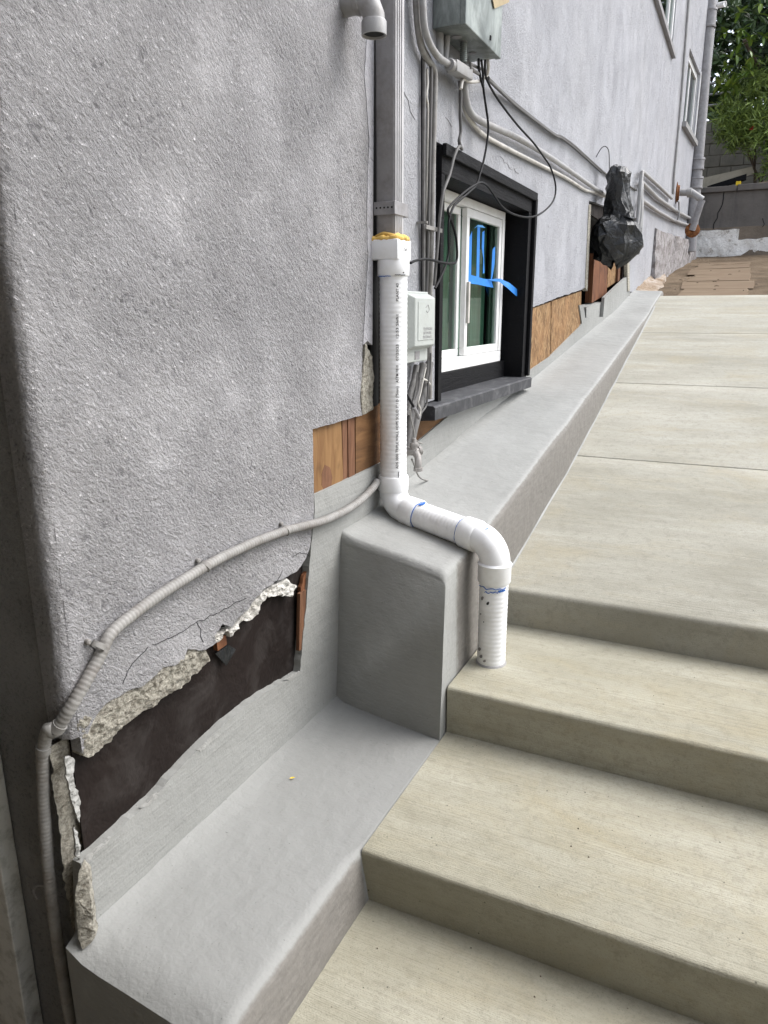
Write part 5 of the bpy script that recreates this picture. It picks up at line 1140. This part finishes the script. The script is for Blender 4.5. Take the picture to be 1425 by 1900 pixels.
cr = [(1.018,13.05,1.322),(1.048,13.05,1.246),(1.014,13.05,1.172)]; bm = nb(); tube(bm, jag([Vector(p) for p in cr], .03, .01, 1., (0, 2)), .006, 5); obj('crack', bm, 'dark_gap', rw)
sh = [(-0.0242,14.4,2.131),(0.776,14.4,2.26),(0.8202,14.4,2.152),(0.4304,14.4,2.049),(0.0434,14.4,1.959)]
bm = nb(); slab(bm, sh, .02, (0, -1, 0)); tag(obj('pale_sheet', bm, 'pale_sheet'), 'pale tan sheet leaning on the terrace behind the dark retaining wall', 'sheet')
bm = nb(); vv = []
pts_ = [(0.1553,13.9,1.91),(0.7141,13.9,2.054)]
d_ = Vector(pts_[1])-Vector(pts_[0])
for s in (0, 1):
    for yy in (0, .12):
        for zz in (-.05, .03): vv.append(bm.verts.new(Vector(pts_[0]) + d_*s + Vector((0, yy, zz))))
hexa_v(bm, vv); tag(obj('timber_beam', bm, 'black_wood'), 'dark timber propped slantwise on the terrace behind the retaining wall', 'timber')
for i, (x, y, z, a, l) in enumerate([(.95, 13.6, 1.84, .3, .5), (1.2, 13.5, 1.85, -.2, .6), (.8, 13.45, 1.83, .1, .35)]):
    bm = nb(); d = Vector((math.cos(a), math.sin(a), .05))*l
    tube(bm, [Vector((x, y, z)), Vector((x, y, z))+d*.5+Vector((0, 0, .03)), Vector((x, y, z))+d], .02, 8, 3)
    tag(obj('dry_branch', bm, 'board', smooth=True), ['pale dry branch lying on the retaining wall top, nearest the left', 'longest dry branch on the retaining wall top', 'short dry branch on the retaining wall top'][i], 'branch', 'dry branches on the retaining wall')
q = [(0.6264,13.3,1.867)][0]
bm = nb(); box(bm, (q[0]-.035, 13.3, q[2]-.03), (q[0]+.035, 13.36, q[2]+.03), .005); tag(obj('yellow_scrap', bm, 'yellow'), 'small yellow scrap on top of the dark retaining wall', 'scrap')
cb = thing('block_wall', (2, 16.1, 1.75), 'stained concrete block wall behind the bushes on the upper terrace', 'wall')
def brick_mesh():
    bm = nb(); box(bm, (-.195, -.1, -.095), (.195, .1, .095), .006, 1)
    me = bpy.data.meshes.new('brick'); bm.to_mesh(me); bm.free(); me.materials.append(M['cmu']); return me
bmesh_ = brick_mesh()
for rr_ in range(8):
    for k in range(16):
        x = -1.6 + .4*k + (.2 if rr_ % 2 else 0); z = 1.75+.1+.2*rr_
        o = bpy.data.objects.new('block', bmesh_); COL.objects.link(o); o.parent = cb
        o.location = Vector((x, 16.1+random.uniform(-.004, .004), z)) - Vector(cb.location)
bm = nb(); box(bm, (-1.7, 16.02, 1.7), (4.8, 16.18, 3.33)); obj('mortar_core', bm, 'cmu', cb)
bm = nb(); box(bm, (4.82, 16.0, 1.7), (9, 16.2, 3.33)); obj('end_section', bm, 'cmu', cb)
bm = nb()
for z in (3.62, 3.8, 3.98): tube(bm, [(-1.6, 16.1, z), (5, 16.1, z)], .018, 6)
for k in range(8): tube(bm, [(-1.4+.9*k, 16.1, 3.3), (-1.4+.9*k, 16.1, 4.05)], .022, 6)
tag(obj('rail_fence', bm, 'light_paint', smooth=40), 'thin metal rail fence on the block wall glimpsed through leaves', 'fence')

# ---------------------------------------------------------------- vegetation
def leaf_faces(bm, p, d, up, L, W, curl=.2):
    d = d.normalized(); s = d.cross(up)
    if s.length < 1e-3: s = d.orthogonal()
    s.normalize(); n = s.cross(d)
    a = bm.verts.new(p); m1 = p + d*L*.45 - n*curl*L*.08; e = bm.verts.new(p + d*L - n*curl*L*.5)
    c = bm.verts.new(m1 - n*W*.25); l1 = bm.verts.new(m1 + s*W*.5); r1 = bm.verts.new(m1 - s*W*.5)
    bm.faces.new((a, c, l1)); bm.faces.new((a, r1, c)); bm.faces.new((l1, c, e)); bm.faces.new((c, r1, e))
def rnd(): return Vector((random.gauss(0, 1), random.gauss(0, 1), random.gauss(0, 1))).normalized()
def in_blob(blobs):
    while True:
        c, rad = random.choice(blobs)
        v = rnd()*random.random()**.45
        return Vector(c) + Vector((v.x*rad[0], v.y*rad[1], v.z*rad[2]))
def oleander(loc, blobs, n, label, mat='oleander', L=.15, W=.02):
    t = thing('oleander_shrub', loc, label, 'shrub', 'oleander shrubs on the terrace')
    bm = nb()
    for k in range(6):
        e = Vector(random.choice(blobs)[0]); b = Vector(loc)+Vector((random.uniform(-.2, .2), random.uniform(-.1, .1), 0))
        tube(bm, [b, b.lerp(e, .5)+Vector((random.uniform(-.1, .1), 0, .15)), e], .016, 6, 3)
    obj('stem', bm, 'bark', t, smooth=True)
    bm = nb()
    for k in range(n):
        p = in_blob(blobs); ax = (rnd() + Vector((0, -.35, .65))).normalized()
        if random.random() < .3: ax = (rnd()+Vector((0, -.2, -.6))).normalized()
        for j in range(9):
            q = p + ax*(.018*j); d = (ax*random.uniform(.3, 1.1) + rnd()*.9)
            leaf_faces(bm, q, d, rnd(), L*random.uniform(.6, 1.15), W*random.uniform(.8, 1.2), .5)
    tag(obj('foliage', bm, mat, t), kind='stuff')
    bm = nb()
    for k in range(3):
        p = in_blob(blobs)+Vector((0, -.2, 0)); 
        for j in range(4): leaf_faces(bm, p, rnd(), rnd(), .05, .03)
    obj('flower', bm, 'flower', t)
    return t
oleander((1.0, 14.6, 1.75), [((.35, 14.4, 3.0), (.28, .4, .3)), ((.75, 14.3, 3.15), (.4, .4, .45)), ((1.15, 14.3, 3.0), (.4, .5, .6)), ((1.25, 14.2, 2.5), (.3, .4, .4)), ((.55, 14.4, 2.75), (.3, .35, .2)), ((.7, 14.5, 3.5), (.5, .4, .3)), ((.9, 14.2, 2.7), (.5, .3, .35)), ((1.2, 14.1, 2.25), (.25, .3, .3))], 1050, 'dense narrow leaved shrub right of the large downpipe above the retaining wall')
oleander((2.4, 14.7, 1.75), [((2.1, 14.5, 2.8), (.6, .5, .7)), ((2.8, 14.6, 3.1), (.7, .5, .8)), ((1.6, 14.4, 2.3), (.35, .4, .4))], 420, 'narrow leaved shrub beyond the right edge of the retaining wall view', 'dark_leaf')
def leafmesh(name, L, W, mat):
    bm = nb()
    n = 6; P = []
    for i in range(n+1):
        t_ = i/n; w = W*.5*math.sin(math.pi*t_**.85)**.8 if 0 < i < n else .001
        y = L*t_; z = -.22*L*t_*t_
        P.append((bm.verts.new((-w, y, z+w*.35)), bm.verts.new((0, y, z)), bm.verts.new((w, y, z+w*.35))))
    for A_, B_ in zip(P, P[1:]):
        bm.faces.new((A_[0], A_[1], B_[1], B_[0])); bm.faces.new((A_[1], A_[2], B_[2], B_[1]))
    me = bpy.data.meshes.new(name); bm.to_mesh(me); bm.free(); me.materials.append(M[mat])
    for p in me.polygons: p.use_smooth = True
    return me
mg = thing('magnolia_tree', (1.2, 15.2, 1.75), 'broad leaved tree with glossy leaves at the top right corner', 'tree')
bm = nb(); tube(bm, [(1.2, 15.2, 1.7), (1.15, 15.1, 2.8), (1.0, 14.9, 4.0), (.9, 14.8, 5.0)], lambda s: .075-.012*s, 10, 4); tube(bm, [(1.12, 15.05, 3.1), (.8, 14.7, 3.6), (.45, 14.3, 4.1)], .03, 8, 4); tube(bm, [(1.1, 15.0, 3.4), (1.4, 14.6, 4.0), (1.6, 14.3, 4.4)], .03, 8, 4)
obj('trunk', bm, 'bark', mg, smooth=True)
lm = [leafmesh('leaf', .20, .075, 'magnolia'), leafmesh('leaf', .18, .065, 'magnolia_b'), leafmesh('leaf', .22, .08, 'magnolia')]
MB = [((.45, 13.9, 3.95), (.35, .3, .5)), ((.9, 13.8, 4.1), (.45, .35, .5)), ((1.3, 13.9, 3.9), (.35, .35, .5)), ((.55, 14.0, 3.6), (.35, .3, .25)), ((1.15, 13.9, 3.55), (.3, .3, .25)), ((.3, 14.0, 3.35), (.18, .25, .15))]
cnt = 0
while cnt < 290:
    p = in_blob(MB); ax = (rnd()+Vector((0, -.3, .6))).normalized(); k_ = random.randint(5, 8)
    for j in range(k_):
        d = (ax*.45 + rnd()).normalized()
        o = bpy.data.objects.new('leaf', random.choice(lm)); COL.objects.link(o); o.parent = mg
        o.location = p - Vector(mg.location)
        o.rotation_euler = d.to_track_quat('Y', 'Z').to_euler(); s = random.uniform(.55, .95); o.scale = (s, s, s); cnt += 1
        if cnt >= 290: break
bm = nb()
for k in range(420):
    p = in_blob([((.7, 14.6, 4.2), (.9, .5, .9)), ((1.5, 14.5, 4.0), (.8, .5, 1.0)), ((2.4, 14.8, 4.2), (.9, .6, 1.2))]); ax = (rnd()+Vector((0, -.2, .5))).normalized()
    for j in range(6): leaf_faces(bm, p, ax*.5+rnd(), rnd(), .19*random.uniform(.7, 1.1), .07, .3)
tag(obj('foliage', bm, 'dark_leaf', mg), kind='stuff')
# deep growth up the slope behind
bm = nb()
for k in range(17000):
    x, y = random.uniform(-5, 7), random.uniform(17.2, 19.5); z = 1.9 + random.random()**.85*6.5
    leaf_faces(bm, Vector((x, y, z)), rnd(), rnd(), random.uniform(.25, .5), random.uniform(.1, .2), .3)
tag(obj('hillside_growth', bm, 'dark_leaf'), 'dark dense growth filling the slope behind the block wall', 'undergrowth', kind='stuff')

# ---------------------------------------------------------------- small things lying about
q = Vector([(0.0823,1.358,-1.138)][0])
bm = nb(); leaf_faces(bm, q, Vector((.7, .7, .1)), Vector((0, 0, 1)), .016, .007); bmesh.ops.translate(bm, verts=bm.verts, vec=(0, 0, .003))
tag(obj('petal', bm, 'yellow'), 'tiny yellow petal on the low grey ledge', 'petal')
bm = nb()
rg = random.Random(5)
def crumb(x, y, z, q):
    v = [bm.verts.new((x+q*rg.uniform(.5, 1)*math.cos(k*1.57+q*900), y+q*rg.uniform(.5, 1)*math.sin(k*1.57+q*900), z)) for k in range(4)]; t_ = bm.verts.new((x, y, z+q*.9))
    for k in range(4): bm.faces.new((v[k], v[(k+1) % 4], t_))
for k in range(170):
    y = rg.uniform(.78, 1.7); crumb(rg.uniform(.02, .33)*rg.random()**.5, y, -1.1405, rg.choice((.0006, .0008, .001, .0013)))
for z, y0_, y1_ in ((-1.2645, .78, 1.2), (-1.1385, 1.24, 1.72), (-.9995, 1.76, 2.2)):
    for k in range(70): crumb(rg.uniform(.4, 1.5), y0_ + (y1_-y0_)*rg.random()**.7, z, rg.choice((.0007, .0009, .0012, .0016)))
for x, y, z in [(0.7726,1.181,-1.264),(0.7735,1.132,-1.264),(0.4531,1.103,-1.264)] + [(0.7748,1.42,-1.139),(0.777,1.485,-1.139),(0.8155,1.402,-1.139)]: crumb(x, y, z, .0032)
for k in range(60): crumb(rg.uniform(.02, .3), rg.uniform(2.2, 4.5), 0, .001) if False else None
tag(obj('grit', bm, 'bark'), 'dark specks of grit scattered over the low ledge and the concrete steps', 'grit', kind='stuff')
